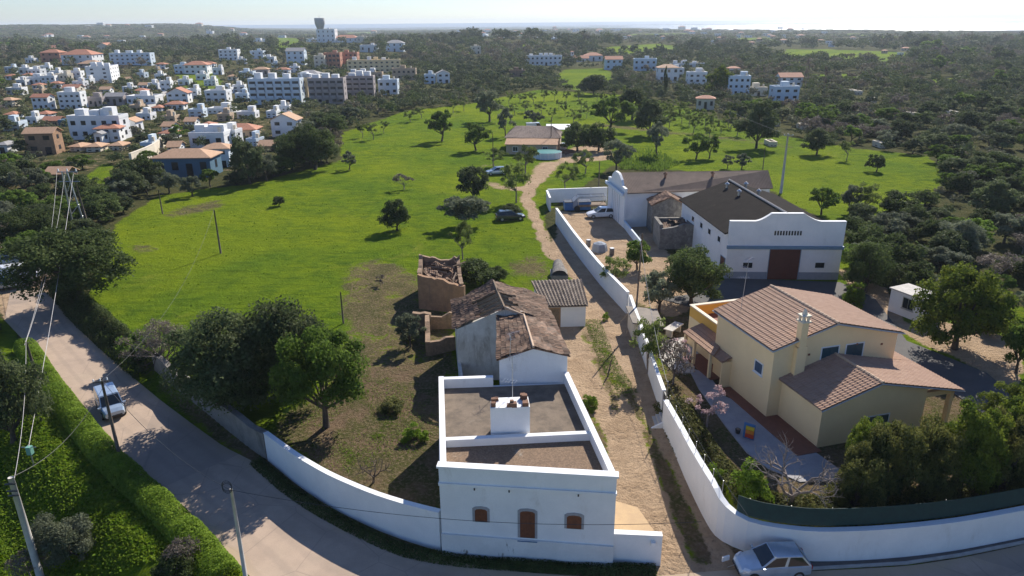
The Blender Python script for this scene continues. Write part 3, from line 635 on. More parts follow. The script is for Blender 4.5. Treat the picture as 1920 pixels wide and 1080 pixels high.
# ------------------------------------------------------------------ generic building bits
def win(parent,A,Bp,u,z,w_,h,frame,pane,name='window',proud=.03,fr=.07,sill=True,bars=1,arch=False):
    """window on the wall plane A->B: frame part with a pane (and glazing bar) sub-part"""
    b_=B(); 
    if arch:
        def ar(w2,h2,rise): return [(u-w2/2,z),(u+w2/2,z),(u+w2/2,z+h2)]+[(u+w2/2*math.cos(t_),z+h2+rise*math.sin(t_)) for t_ in (math.pi*.25,math.pi*.5,math.pi*.75)]+[(u-w2/2,z+h2)]
        o_,i_=ar(w_+2*fr,h+fr,.16),ar(w_,h,.13)
    else:
        o_=[(u-w_/2-fr,z-fr),(u+w_/2+fr,z-fr),(u+w_/2+fr,z+h+fr),(u-w_/2-fr,z+h+fr)]; i_=[(u-w_/2,z),(u+w_/2,z),(u+w_/2,z+h),(u-w_/2,z+h)]
    for k in range(len(o_)):
        j=(k+1)%len(o_); b_.extr(A,Bp,[o_[k],o_[j],i_[j],i_[k]],.06,proud)
    f=b_.build(name,frame,parent)
    p=B(); p.extr(A,Bp,i_,.03,proud*.35); p.build('pane' if name=='window' else 'door_leaf',pane,f)
    if bars:
        q=B()
        for k in range(bars): uu_=u-w_/2+w_*(k+1)/(bars+1); q.extr(A,Bp,[(uu_-.02,z),(uu_+.02,z),(uu_+.02,z+h),(uu_-.02,z+h)],.02,proud*.35+.015)
        q.build('glazing_bar',frame if pane is M['glass'] else pane,f)
    if sill:
        q=B(); q.extr(A,Bp,[(u-w_/2-fr-.05,z-fr-.06),(u+w_/2+fr+.05,z-fr-.06),(u+w_/2+fr+.05,z-fr),(u-w_/2-fr-.05,z-fr)],.1,.09); q.build('sill',frame,f)
    return f
def antenna(name,p,h,parent,lean=(0,0),els=3):
    o=B(); tx,ty=lean; top=(p[0]+tx,p[1]+ty,p[2]+h); o.tube([p,top],.02,5)
    for k in range(els):
        zz=p[2]+h*(1-.18*k); f=(zz-p[2])/h; c=np.array([p[0]+tx*f,p[1]+ty*f,zz])
        a=.6+k*1.1; d=np.array([math.cos(a),math.sin(a),0]); e=np.array([-d[1],d[0],0]); L_=.75
        o.tube([c-d*.3,c+d*L_],.014,4)
        for m in range(5): q=c+d*(L_*m/4-.2); o.tube([q-e*.28,q+e*.28],.009,4)
    return o.build(name,M['metal'],parent)
def off(poly,o): return [(x-o[0],y-o[1]) for x,y in poly]
# ------------------------------------------------------------------ flat roofed white house
FL,FR,BR,BL=np.array([-4.02,32.5]),np.array([5.38,31.45]),np.array([3.80,43.6]),np.array([-5.0,43.1])
wh=thing('flat_roofed_house','white flat roofed house on the road corner with brown door, two small windows and parapet','house',(FL[0],FL[1],0))
O=FL; fl,fr_,br,bl=[p-O for p in (FL,FR,BR,BL)]
def inset(p,q,c,th):
    d=(q-p)/np.linalg.norm(q-p); n=np.array([-d[1],d[0]]); 
    return n*th
TOP=5.72; DK=4.95
def wseg(p,q,th,z0,z1,b_):
    d=(q-p)/np.linalg.norm(q-p); n=np.array([-d[1],d[0]]); b_.prism([tuple(p),tuple(q),tuple(q+n*th),tuple(p+n*th)],z0,z1)
b_=B(); b_.prism([tuple(fl),tuple(fr_),tuple(br),tuple(bl)],-.3,DK-.12); b_.build('wall',M['white'],wh)
b_=B(); th=.32
pf=fl+np.array([0,.003]);
for p,q in ((fl,fr_),(fr_,br),(br,bl),(bl,fl)):
    wseg(p,q,th if q is not fr_ else .42,DK-.12,TOP-(.0 if q is fr_ else .06),b_) if False else None
dl,dr=np.array([-4.25,35.55])-O,np.array([4.92,36.2])-O
d=fr_-fl; nf=np.array([-d[1],d[0]])/np.linalg.norm(d)
b_.prism([tuple(fl),tuple(fr_),tuple(fr_+nf*.4),tuple(fl+nf*.4)],DK-.12,TOP)
e=.003
def side(p,q,th,z1,sgn=1):
    p=np.array(p);q=np.array(q); d=(q-p)/np.linalg.norm(q-p); n=np.array([-d[1],d[0]])*sgn
    b_.prism([tuple(p),tuple(q),tuple(q+n*th),tuple(p+n*th)],DK-.12,z1)
side(fr_+nf*.4,br,.34,TOP-.05); side(bl,fl+nf*.4,.34,TOP-.05)
nb=(bl-br)/np.linalg.norm(bl-br); nbn=np.array([-nb[1],nb[0]])
b_.prism([tuple(br+nb*5.15),tuple(bl-nb*.35),tuple(bl-nb*.35+nbn*.36),tuple(br+nb*5.15+nbn*.36)],DK-.12,TOP-.1)
b_.build('parapet',M['white'],wh)
b_=B(); dd=(dr-dl)/np.linalg.norm(dr-dl); dn=np.array([-dd[1],dd[0]])
b_.prism([tuple(dl+dd*.36),tuple(dr-dd*.42),tuple(dr-dd*.42+dn*.34),tuple(dl+dd*.36+dn*.34)],DK-.1,TOP-.28); b_.build('dividing_parapet',M['white'],wh)
fin=lambda p,q,t_:p+(q-p)*t_
b_=B(); b_.prism([tuple(fl+[.33,.38]),tuple(fr_+[-.32,.38]),tuple(dr+[-.3,-.01]),tuple(dl+[.3,-.01])],DK-.1,DK+.02); b_.build('gravel_roof_deck',M['gravel'],wh)
b_=B(); b_.prism([tuple(dl+[.3,.33]),tuple(dr+[-.3,.33]),tuple(br+[-.28,-.34]),tuple(bl+[.3,-.34])],DK-.1,DK-.02); b_.build('screed_roof_deck',M['deck_old'],wh)
# cornice and plinth
b_=B(); b_.extr(fl,fr_,[(-.10,TOP-.02),(9.56,TOP-.02),(9.56,TOP+.10),(-.10,TOP+.10)],.5,.07); b_.extr(fl,fr_,[(-.02,4.62),(9.48,4.62),(9.5,4.78),(-.04,4.78)],.3,.10); b_.build('cornice',M['white'],wh)
b_=B(); b_.extr(fl,fr_,[(-.01,-.3),(9.46,-.3),(9.46,1.2),(9.46,1.35),(-.01,1.45)],.3,.12); b_.build('plinth',surf('stained limewash',(.74,.74,.72),(.62,.62,.60),.7,.85,.2,.01,(.13,.12,.10),(.60,.66)),wh)
stonefr=surf('grey stone surround',(.36,.36,.37),(.27,.27,.28),2,.85,.2,.01)
A_=FL;B_=FR
def at(px0,py0,px1,py1):
    u0,z1=onplane(px0,py0,A_,B_);u1,z0=onplane(px1,py1,A_,B_); return (u0+u1)/2,z0,abs(u1-u0),z1-z0
for bx in ((890,953,914,979),(1063,965,1090,992)):
    u,z,w_,h=at(*bx); win(wh,fl,fr_,u,z,w_,h-.13,stonefr,M['doorbrown'],arch=True,fr=.13,bars=1,sill=False)
u,z,w_,h=at(975,957,1003,1009); win(wh,fl,fr_,u,z,w_,h-.13,stonefr,M['doorbrown'],name='door',arch=True,fr=.13,bars=1,sill=False)
c_=B(); c_.extr(fl,fr_,[(u-.55,1.36),(u+.55,1.36),(u+.55,z-.13),(u-.55,z-.13)],.3,.2); c_.build('doorstep',M['bluetrim'],wh)
for px in (890,955,1085): 
    u_,z_=onplane(px,908,A_,B_); c_=B(); c_.extr(fl,fr_,[(u_-.04,4.5),(u_+.04,4.5),(u_+.04,4.62),(u_-.04,4.62)],.05,.16); c_.build('drain_spout',M['dark'],wh)
# chimney block with broken brick pots
ch=B(); c0=np.array([-1.32,36.4])-O; ch.prism([tuple(c0),tuple(c0+[2.3,.12]),tuple(c0+[2.22,1.35]),tuple(c0+[.02,1.2])],DK-.05,7.05); chm=ch.build('chimney',M['white'],wh)
rr=random.Random(3)
for (x,y) in ((.18,.2),(.18,.65),(.3,.95),(1.25,.3),(1.1,.15),(1.35,.2),(2.05,.25),(2.05,.6),(2.0,.95),(1.9,1.1)):
    bk=B(); a=rr.uniform(.12,.2); bk.prism([(c0[0]+x-a,c0[1]+y-a*.7),(c0[0]+x+a,c0[1]+y-a*.6),(c0[0]+x+a*.8,c0[1]+y+a),(c0[0]+x-a*.9,c0[1]+y+a*.8)],7.02,7.05+rr.uniform(.12,.38)); bk.build('broken_brick',M['brick'],chm)
antenna('antenna',(c0[0]+1.3,c0[1]+1.6,DK),4.6,wh,(0,.1),3)
# low wall on the right of the facade and the raised sandy strip behind it
lwp=[(5.40,31.62),tuple(G(1238,1061,0)[:2])]
wall('low_wall','low white wall joined to the right end of the white house front',dens(lwp,5),-.2,1.95,.3,M['white'])
sheet("side_terrace",[(5.45,31.9),(lwp[1][0]-.05,lwp[1][1]+.35),(7.2,34.5),(5.25,35.5)],1.5,surf('ochre sand',(.50,.35,.19),(.42,.29,.17),1.5,.95,.4,.02),th=1.8)
c_=B(); c_.box(-.12,-.1,0,.12,.1,.22); tag(c_.build('wall_light',M['white'],None,loc=(lwp[1][0]-.5,lwp[1][1]-.08,1.45)),'small white box light on the end of the low white wall','lamp')
# ------------------------------------------------------------------ old cottage
def GY(px,py,Y):
    d=ray(px,py); t_=(Y-CAM[1])/d[1]; return CAM+d*t_
q_f0=GY(856,613,51.6); q_rf=GY(946,577,51.2); q_rb=GY(925,527,57.3); q_k0=GY(852,566,57.4); q_g0=GY(936,672,43.75); q_g1=GY(1064,664,43.6); q_er=GY(1000,650,43.65); q_erb=GY(982,591,51.0); q_k1=GY(1014,556,57.4)
tt=(q_g1[1]-51.15)/(q_g1[1]-q_k1[1]); q_f1=q_g1+(q_k1-q_g1)*tt; q_k0[2]=q_f0[2]=(q_k0[2]+q_f0[2])/2; q_h0=np.array([q_g0[0]-.1,51.3,q_g0[2]]); q_rb[2]=q_rf[2]
O3=np.array([q_f0[0],q_f0[1],1.]); ct=thing('tiled_cottage','old cottage with sagging broken brown tile roof behind the flat roofed white house','house',O3)
f0,rf,rb,k0,g0,g1,er,erb,k1,f1,h0=[p-O3 for p in (q_f0,q_rf,q_rb,q_k0,q_g0,q_g1,q_er,q_erb,q_k1,q_f1,q_h0)]
def gwall(b_,p,apex,q,th,drop=.14,z0=-1.2):
    L=np.linalg.norm((q-p)[:2]); u=(q-p)[:2]/L; ua=float((apex-p)[:2]@u); b_.extr(p,q,[(0,z0),(L,z0),(L,q[2]-drop),(ua,apex[2]-drop),(0,p[2]-drop)],th)
b_=B(); gwall(b_,f0,rf,f1,.4); gwall(b_,k1,rb,k0,.4)
for p,q,sx_ in ((f0,k0,1),(f1,k1,-1)): b_.prism([(p[0]+.003*sx_,p[1]+.4),(p[0]+.4*sx_,p[1]+.4),(q[0]+.4*sx_,q[1]-.4),(q[0]+.003*sx_,q[1]-.4)],-.6,[p[2]-.22,p[2]-.22,q[2]-.22,q[2]-.22])
b_.build('wall',M['white_old'],ct)
b_=B(); up=np.array
hole=lambda a,b__: (b__>.60-.5*abs(a-.30)+.06*math.sin(a*31) and .06<a<.58)
hole2=lambda a,b__: (b__>.74+.08*math.sin(a*23) and .45<a<.95)
b_.roof(f0+[-.3,-.2,-.1],k0+[-.3,.2,-.1],rb+[0,.2,0],rf+[0,-.2,0],hole=hole,jit=.09); b_.roof(k1+[.25,.2,-.06],f1+[.25,0,-.06],rf+[0,-.2,0],rb+[0,.2,0],hole=hole2,jit=.08); b_.build('roof',M['tile_old'],ct)
b_=B(); b_.tube([rf+[0,-.1,.06],(rf+rb)/2+[0,0,-.05],rb+[0,0,.04]],.10,6)
for k in range(7):
    t_=(k+.5)/7; m_=rf+(rb-rf)*t_; l_=f0+(k0-f0)*t_; r_=f1+(k1-f1)*t_; b_.tube([l_+[0,0,-.25],m_+[0,0,-.18]],.06,4); b_.tube([r_+[0,0,-.25],m_+[0,0,-.18]],.06,4)
b_.build('roof_timbers',M['oldwood'],ct)
b_=B(); b_.box(f0[0]+.5,f0[1]+.5,-.5,f1[0]-.5,k0[1]-.5,1.8); b_.build('dark_loft_floor',M['oldwood'],ct)
b_=B(); gwall(b_,g0,er,g1,.35,.1,-2.); b_.build('front_gable_wall',M['white'],ct)
b_=B(); b_.prism([(g0[0]+.003,g0[1]+.36),(g0[0]+.35,g0[1]+.36),(h0[0]+.35,h0[1]-.02),(h0[0]+.003,h0[1]-.02)],-1.,g0[2]-.2); b_.build('extension_wall',M['white_old'],ct)
b_=B(); b_.prism([(g1[0]-.003,g1[1]+.36),(g1[0]-.35,g1[1]+.36),(f1[0]-.35,f1[1]-.02),(f1[0]-.003,f1[1]-.02)],-1.,[g1[2]-.2,g1[2]-.2,f1[2]-.2,f1[2]-.2]); b_.build('extension_wall',M['white_old'],ct)
b_=B(); b_.roof(g0+[-.2,-.15,-.05],h0+[-.2,0,-.05],erb+[0,.1,0],er+[0,-.15,0],jit=.06); b_.roof(f1+[.25,.1,-.02],g1+[.2,-.15,-.05],er+[0,-.15,0],erb+[0,.1,0],jit=.06); b_.build('extension_roof',M['tile_old'],ct)
b_=B(); b_.tube([er+[0,-.15,.06],erb+[0,0,.06]],.09,6); b_.build('ridge_tiles',M['ridge'],ct)
b_=B(); b_.tube([rf+[0,-.15,.07],erb+[-.05,-.1,.09]],.08,6); b_.build('verge_tiles',M['ridge'],ct)
cy0=GY(868,700,44.5); b_=B(); b_.prism([(cy0[0]-O3[0],44.3-O3[1]),(cy0[0]+.25-O3[0],44.3-O3[1]),(f0[0]+.25,f0[1]-.02),(f0[0],f0[1]-.02)],-.5,1.5); b_.build('courtyard_wall',M['white_old'],ct)
antenna('antenna',(er[0]-1.6,er[1]-.1,er[2]-1.),2.0,ct,(.1,.1),2)
# ------------------------------------------------------------------ roofless ruin and its low walls
ru=thing('ruined_shed','roofless brown ruined shed with collapsed tiles and beams inside','ruin',(-9.4,66.5,1)); O=np.array([-9.4,66.5])
a0,a1,a2,a3=np.array([-9.4,66.9])-O,np.array([-4.7,65.3])-O,np.array([-5.6,73.2])-O,np.array([-9.9,72.8])-O
b_=B(); L=np.linalg.norm(a1-a0); rj=random.Random(4); b_.extr(a0,a1,[(0,-.5),(L,-.5),(L,2.95)]+[(L*(1-k_/16.),2.95+.75*k_/16.+rj.uniform(-.16,.13)) for k_ in range(1,16)]+[(0,3.65)],.4); b_.build('front_wall',M['adobe'],ru)
for nm,p,q,zs in (('side_wall',a3,a0,[3.9,3.3,3.7]),('side_wall',a1,a2,[3.1,2.6,3.3]),('rear_wall',a2,a3,[3.7,3.2,3.9])):
    L=np.linalg.norm(q-p); b_=B(); b_.extr(p+(q-p)/L*(.41 if nm=='side_wall' else .0),q-(q-p)/L*(.41 if nm=='side_wall' else .0),[(0,-.5),(L-(.82 if nm=='side_wall' else 0),-.5),(L-(.82 if nm=='side_wall' else 0),zs[2])]+[(L*.8*(1-k_/12.),zs[1]+abs(k_-6)*.07+rj.uniform(-.2,.16)) for k_ in range(1,12)]+[(0,zs[0])],.38); b_.build(nm,M['stone'],ru)
b_=B(); rr=random.Random(5)
b_.roof((*(a0+[.4,.5]),2.9),(*(a1+[-.4,.5]),2.5),(*(a1+[-.6,3.4]),2.2),(*(a0+[.3,3.4]),3.3),hole=lambda a,b__:math.sin(a*9+b__*4)>.75,jit=.12)
b_.roof((*(a0+[.4,3.6]),2.6),(*(a1+[-.4,4.0]),1.9),(*(a2+[-.4,-.6]),3.1),(*(a3+[.5,-.6]),3.0),hole=lambda a,b__:math.sin(a*7+b__*9)>.5,jit=.14); b_.build('fallen_roof',M['tile_old'],ru)
b_=B()
for k in range(16): x=rr.uniform(.5,3.9);y=rr.uniform(.8,5.5); an=rr.uniform(0,3.1); b_.tube([(x-math.cos(an),y-math.sin(an)*.8,rr.uniform(2.3,3.2)),(x+math.cos(an),y+math.sin(an)*.8,rr.uniform(2.8,3.6))],.07,4)
b_.build('fallen_beams',M['oldwood'],ru)
lr=thing('low_ruined_wall','low broken rubble walls of a roofless pen left of the cottage','ruin',(-8.8,57.,1)); O=np.array([-8.8,57.])
def seg(b_,p,q,z0,z1,th): p=np.array(p)-O;q=np.array(q)-O;L=np.linalg.norm(q-p); b_.extr(p,q,[(0,-.4),(L,-.4),(L,z1),(L*.66,z1+.14),(L*.4,z0-.1),(0,z0)],th)
b_=B(); P0=G(773,590,2.6);P1=G(803,590,2.6);P2_=G(806,640,2.4);P3=G(854,632,2.2)
seg(b_,P0[:2],P1[:2]+[.2,0],1.75,1.6,.5); seg(b_,(P2_[0],P2_[1]),(P1[0]+.1,P1[1]-.02),1.35,1.6,.4); seg(b_,(P2_[0]+.02,P2_[1]),(-5.0,P3[1]-.1),1.3,1.25,.35); seg(b_,G(806,592,2.4)[:2],(-4.95,G(850,590,2.4)[1]),1.3,1.5,.3)
b_.build('rubble_wall',M['stone'],lr)
# ------------------------------------------------------------------ small white outbuilding and old oven
ob=thing('outbuilding','small white outbuilding with striped tile roof and weathered brown door beside the lane','shed',(3.6,61.6,1)); O=np.array([3.6,61.6])
q0,q1,q2,q3=np.array([3.2,61.9])-O,np.array([6.9,62.1])-O,np.array([6.7,66.7])-O,np.array([2.2,66.4])-O
b_=B(); b_.prism([tuple(q0),tuple(q1),tuple(q2),tuple(q3)],-.4,[2.15,2.15,2.8,2.8]); b_.build('wall',M['white_old'] if 0 else M['white'],ob)
b_=B(); b_.roof((*(q0+[-.3,-.3]),2.22),(*(q1+[.2,-.3]),2.22),(*(q2+[.2,.25]),2.95),(*(q3+[-.3,.25]),2.95),per=.34,amp=.12,jit=.02); b_.build('roof',tiles('dark barrel tiles',[(.10,.075,.055),(.17,.13,.10),(.24,.19,.15)],.34,.4,moss=(.05,.045,.04)),ob)
win(ob,q0,q1,.75,.02,.95,1.85,M['adobe'],M['oldwood'],name='door',fr=.12,bars=2,sill=False)
ov=thing('stone_oven','dark domed stone oven or cistern just behind the white outbuilding','oven',(*G(1048,520,1)[:2],1)); b_=B()
n=10
for k in range(n):
    t0,t1=math.pi*k/n,math.pi*(k+1)/n; r=.95
    b_.face([(-r*math.cos(t0),-1.3,.6+r*.7*math.sin(t0)),(-r*math.cos(t1),-1.3,.6+r*.7*math.sin(t1)),(-r*.6*math.cos(t1),1.9,.9+r*.7*math.sin(t1)),(-r*.6*math.cos(t0),1.9,.9+r*.7*math.sin(t0))])
b_.build('vault',M['stone_grey'],ov); b_=B(); b_.box(-.95,-1.25,-.3,.95,1.1,.62); b_.box(-.6,1.1,-.3,.6,1.85,.92); b_.build('base',M['grey_wall'],ov)
# ------------------------------------------------------------------ yellow villa
VA=np.array([18.3,45.2]); VR=R_(15.5); vi=thing('yellow_villa','two storey yellow house with clay tile roofs and dark green shutters','house',(VA[0],VA[1],1),VR)
def VL(px,py,z): # local coords of a pixel at height z
    p=G(px,py,z)[:2]-VA; c,s_=math.cos(-VR),math.sin(-VR); return (c*p[0]-s_*p[1],s_*p[0]+c*p[1])
W_,D_=10.4,7.4; EV=5.5; RG=6.85   # local z (ground 1.0)
b_=B(); b_.extr((0,0),(W_,0),[(0,-.5),(W_,-.5),(W_,EV),(4.75,RG),(0,EV)],.3); b_.extr((W_,D_),(0,D_),[(0,-.5),(W_,-.5),(W_,EV),(W_-4.75,RG),(0,EV)],.3)
b_.prism([(0.003,.3),(.3,.3),(.3,D_-.3),(0.003,D_-.3)],-.5,EV-.03); b_.prism([(W_-.3,.3),(W_-.003,.3),(W_-.003,D_-.3),(W_-.3,D_-.3)],-.5,EV-.03); b_.build('wall',M['ochre'],vi)
b_=B(); b_.roof((-.3,-.25,EV+.02),(-.3,D_+.25,EV+.02),(4.75,D_+.25,RG+.12),(4.75,-.25,RG+.12)); b_.roof((W_+.35,D_+.25,EV-.02),(W_+.35,-.25,EV-.02),(4.75,-.25,RG+.12),(4.75,D_+.25,RG+.12)); rf_=b_.build('roof',M['tile_new'],vi)
b_=B()
def ridge(b_,p,q,r=.12):
    p=np.array(p,float);q=np.array(q,float);n=max(2,int(np.linalg.norm(q-p)/.42))
    for k in range(n): b_.tube([p+(q-p)*k/n,p+(q-p)*(k+1.12)/n],[r*1.1,r*.85],7)
ridge(b_,(4.75,-.3,RG+.14),(4.75,D_+.3,RG+.14)); b_.build('ridge_tiles',M['ridge'],rf_)
b_=B(); 
for (p,q) in (((-.33,-.29,EV-.08),(4.75,-.29,RG+.02)),((4.75,-.29,RG+.02),(W_+.38,-.29,EV-.12))):
    b_.tube([p,q],.055,4)
b_.tube([(-.34,-.3,EV-.08),(-.34,D_+.3,EV-.08)],.05,5); b_.build('verge_trim',M['concrete'],vi)
# lower wing
E2=3.05;R2=4.3; x0,x1,xr=.95,9.4,5.15; yv=-4.35
b_=B(); b_.extr((x0,yv),(x1,yv),[(0,-.6),(x1-x0,-.6),(x1-x0,E2+.3),(xr-x0,R2),(0,E2)],.28)
b_.prism([(x0+.003,yv+.28),(x0+.28,yv+.28),(x0+.28,-.005),(x0+.003,-.005)],-.6,E2-.02); b_.prism([(x1-.28,yv+.28),(x1-.003,yv+.28),(x1-.003,-.005),(x1-.28,-.005)],-.6,E2+.3)
b_.prism([(W_+.003,.1),(11.0,.1),(11.0,5.6),(W_+.003,5.6)],-.6,2.7); b_.build('wing_wall',M['ochre'],vi)
b_=B(); b_.roof((x0-.3,yv-.3,E2+.02),(x0-.3,-.01,E2+.02),(xr,-.01,R2+.12),(xr,yv-.3,R2+.12),amp=.06)
b_.roof((12.3,-.01,E2-.28),(12.3,yv-.3,E2-.28),(xr,yv-.3,R2+.12),(xr,-.01,R2+.12)); b_.roof((12.3,6.0,E2-.28),(12.3,.0,E2-.28),(W_+.01,.0,E2+.18),(W_+.01,6.0,E2+.18)); r2_=b_.build('wing_roof',M['tile_new'],vi)
b_=B(); ridge(b_,(xr,yv-.34,R2+.14),(xr,-.05,R2+.14)); b_.build('ridge_tiles',M['ridge'],r2_)
b_=B(); b_.tube([(x0-.33,yv-.33,E2-.08),(xr,yv-.33,R2+.02)],.05,4); b_.tube([(xr,yv-.33,R2+.02),(12.33,yv-.33,E2-.36)],.05,4); b_.build('verge_trim',M['concrete'],vi)
for yy in (yv+.2,-1.2,3.,5.6): c_=B(); c_.box(11.75,yy,-.6,12.05,yy+.3,2.62); c_.build('porch_column',M['ochre'],vi)
c_=B(); c_.box(9.42,yv+.2,2.35,12.05,yv+.5,2.72); c_.build('porch_beam',M['ochre'],vi)
# chimney on the front wall
c_=B(); c_.prism([(1.55,-.42),(2.35,-.42),(2.3,-.003),(1.6,-.003)],3.2,EV); c_.prism([(1.68,-.40),(2.22,-.40),(2.22,.1),(1.68,.1)],EV+.002,7.4); cm=c_.build('chimney',M['ochre'],vi)
c_=B(); c_.prism([(1.58,-.5),(2.32,-.5),(2.32,.2),(1.58,.2)],7.4,7.5); 
for a_,b__ in ((1.68,-.40),(2.08,-.40),(1.68,-.04),(2.08,-.04)): c_.prism([(a_,b__),(a_+.14,b__),(a_+.14,b__+.14),(a_,b__+.14)],7.5,7.85)
c_.prism([(1.6,-.48),(2.3,-.48),(2.3,.18),(1.6,.18)],7.85,7.93); c_.lathe((1.95,-.15,7.93),[(.2,0),(.12,.25),(.02,.45)],8); c_.build('chimney_cap',M['cream'],cm)
def vw(px0,py0,px1,py1,A2,B2):
    c,s_=math.cos(VR),math.sin(VR); wA=VA+[c*A2[0]-s_*A2[1],s_*A2[0]+c*A2[1]]; wB=VA+[c*B2[0]-s_*B2[1],s_*B2[0]+c*B2[1]]
    u0,z1=onplane(px0,py0,wA,wB);u1,z0=onplane(px1,py1,wA,wB); return (u0+u1)/2,z0-1,abs(u1-u0),z1-z0
wfr=plain('white window surround',(.72,.72,.72),.7)
for bx in ((1542,653,1568,679),(1588,647,1614,672)): u,z,w_,h=vw(*bx,(0,0),(W_,0)); win(vi,(0,0),(W_,0),u,z,w_,h,wfr,M['shutter'],fr=.09,bars=1)
u,z,w_,h=vw(1417,675,1428,703,(0,D_),(0,0)); win(vi,(0,D_),(0,0),u,z,w_,h,wfr,M['blueshut'],fr=.09,bars=1)
u,z,w_,h=vw(1627,778,1662,800,(x0,yv),(x1,yv)); win(vi,(x0,yv),(x1,yv),u,z-.2,w_,h,wfr,M['shutter'],fr=.08,bars=1)
u,z,w_,h=vw(1349,697,1363,738,(0,D_),(0,0)); win(vi,(0,D_),(0,0),u,.12,.95,2.05,M['ochre'],M['shutter'],name='door',fr=.05,bars=1,sill=False)
ud=D_-u; c_=B(); c_.roof((-.85,ud-.85,2.25),(-.85,ud+.85,2.25),(0,ud+.85,2.55),(0,ud-.85,2.55)); c_.build('door_canopy',M['tile_new'],vi)
c_=B(); c_.prism([(-.8,ud-.82),(-.003,ud-.82),(-.003,ud-.66),(-.8,ud-.66)],0,2.2); c_.build('porch_wall',M['ochre'],vi)
# roof terrace box and lean to
tx0,tx1,ty0,ty1=.75,6.6,D_+.003,13.0; TZ=3.7
c_=B(); c_.prism([(tx0,ty0),(tx1,ty0),(tx1,ty1),(tx0,ty1)],-.5,2.75); c_.build('terrace_block',M['ochre'],vi)
c_=B()
for q in ([(tx0+.004,ty0),(tx0+.22,ty0),(tx0+.22,ty1-.22),(tx0+.004,ty1-.22)],[(tx0+.004,ty1-.22),(tx1,ty1-.22),(tx1,ty1-.004),(tx0+.004,ty1-.004)],[(tx1-.22,ty0),(tx1-.004,ty0),(tx1-.004,ty1-.22),(tx1-.22,ty1-.22)]): c_.prism(q,2.75,TZ)
tp_=c_.build('terrace_parapet',M['ochre_in'],vi)
c_=B()
for q in ([(tx0-.05,ty0),(tx0+.28,ty0),(tx0+.28,ty1-.28),(tx0-.05,ty1-.28)],[(tx0-.05,ty1-.28),(tx1+.05,ty1-.28),(tx1+.05,ty1+.05),(tx0-.05,ty1+.05)]): c_.prism(q,TZ+.002,TZ+.09)
c_.build('coping',M['cream'],tp_); c_=B(); c_.prism([(tx0+.22,ty0),(tx1-.22,ty0),(tx1-.22,ty1-.22),(tx0+.22,ty1-.22)],2.752,2.80); c_.build('terrace_floor',M['terracotta'],vi)
c_=B(); c_.roof((-1.0,D_-1.5,2.35),(-1.0,10.8,2.35),(tx0-.01,10.8,2.9),(tx0-.01,D_-1.5+1.3,2.9)); c_.build('veranda_roof',M['tile_new'],vi)
for yy in (D_-.9,9.,10.5): c_=B(); c_.box(-.92,yy,-.4,-.7,yy+.22,2.28); c_.build('veranda_column',M['ochre'],vi)
c_=B(); c_.box(-.9,D_-1.2,-.3,tx0-.01,10.7,.12); c_.build('veranda_floor',M['terracotta'],vi)
c_=B(); c_.box(-.95,-4.9,-.3,-.01,ud-1.,.11); c_.box(-.01,-4.9,-.3,.93,-.01,.11); c_.build('terracotta_step',M['terracotta'],vi)
antenna('antenna',(1.2,6.2,6.0),3.9,vi,(.35,.2),3)
for (u_,z_) in ((2.9,4.6),(6.9,4.9),(9.1,4.6)): c_=B(); c_.extr((0,0),(W_,0),[(u_-.08,z_),(u_+.08,z_),(u_+.08,z_+.14),(u_-.08,z_+.14)],.05,.04); c_.build('wall_vent',M['terracotta'],vi)
# ------------------------------------------------------------------ warehouses
WO=np.array([23.8,74.9]); wa=thing('warehouse','large white warehouse with dark roof, stepped curved front and big red brown door','warehouse',(WO[0],WO[1],1))
f0,f1=np.array([23.75,75.0]),np.array([36.0,74.4]); b0,b1=np.array([22.3,91.2]),np.array([34.9,93.6])
l0,l1,m0,m1=[p-WO for p in (f0,f1,b0,b1)]; LW=np.linalg.norm(f1-f0)
def wp_(px,py): u,z=onplane(px,py,f0,f1); return (u,z-1)
out=[(-.05,-.3),(LW+.05,-.3)]+[(LW+.05,wp_(1585,417)[1]),(wp_(1540,417)[0],wp_(1540,417)[1])]
uA,zA=wp_(1540,417); uB,zB=wp_(1508,402)
for k in range(1,6): s_=k/6; out.append((uA+(uB-uA)*s_,zA+(zB-zA)*(s_**1.5)))
out+=[(uB,zB)]; uC,zC=wp_(1448,402); out.append((uC,zB)); uD,zD=wp_(1417,420)
for k in range(1,6): s_=k/6; out.append((uC+(uD-uC)*s_,zB+(zA-zB)*(1-(1-s_)**1.5)))
out+=[(uD,zA),(-.05,zA)]
b_=B(); b_.extr(l0,l1,out,.35,.02); b_.build('facade',M['white'],wa)
b_=B()
for (ua,za),(ub,zb) in zip(out[2:],out[3:]):
    if abs(ua-ub)<1e-6: continue
    b_.extr(l0,l1,[(ua,za+.003),(ub,zb+.003),(ub,zb+.12),(ua,za+.12)],.46,.07)
b_.build('facade_coping',M['white'],wa)
BWZ=5.1
b_=B(); b_.prism([tuple(l0+[.003,.34]),tuple(l0+[.3,.34]),tuple(m0+[.3,0]),tuple(m0)],-.5,BWZ); b_.prism([tuple(l1+[-.003,.34]),tuple(l1+[-.3,.34]),tuple(m1+[-.3,0]),tuple(m1)],-.5,BWZ)
Lb=np.linalg.norm(m1-m0); b_.extr(m1,m0,[(0,-.5),(Lb,-.5),(Lb,BWZ),(Lb/2,7.3),(0,BWZ)],.3,-.01); b_.build('wall',M['white'],wa)
rfm=(l0+l1)/2+[-.1,.35]; rbm=(m0+m1)/2; RZw=7.35
b_=B(); 
for k_ in ('roof_dark','roof_brown'): M[k_].node_tree.nodes['Principled BSDF'].inputs['Specular IOR Level'].default_value=.08
def sheetroof(b_,e0,e1,r1,r0): b_.roof(e0,e1,r1,r0,per=.22,row=30,amp=.022,sub=4)
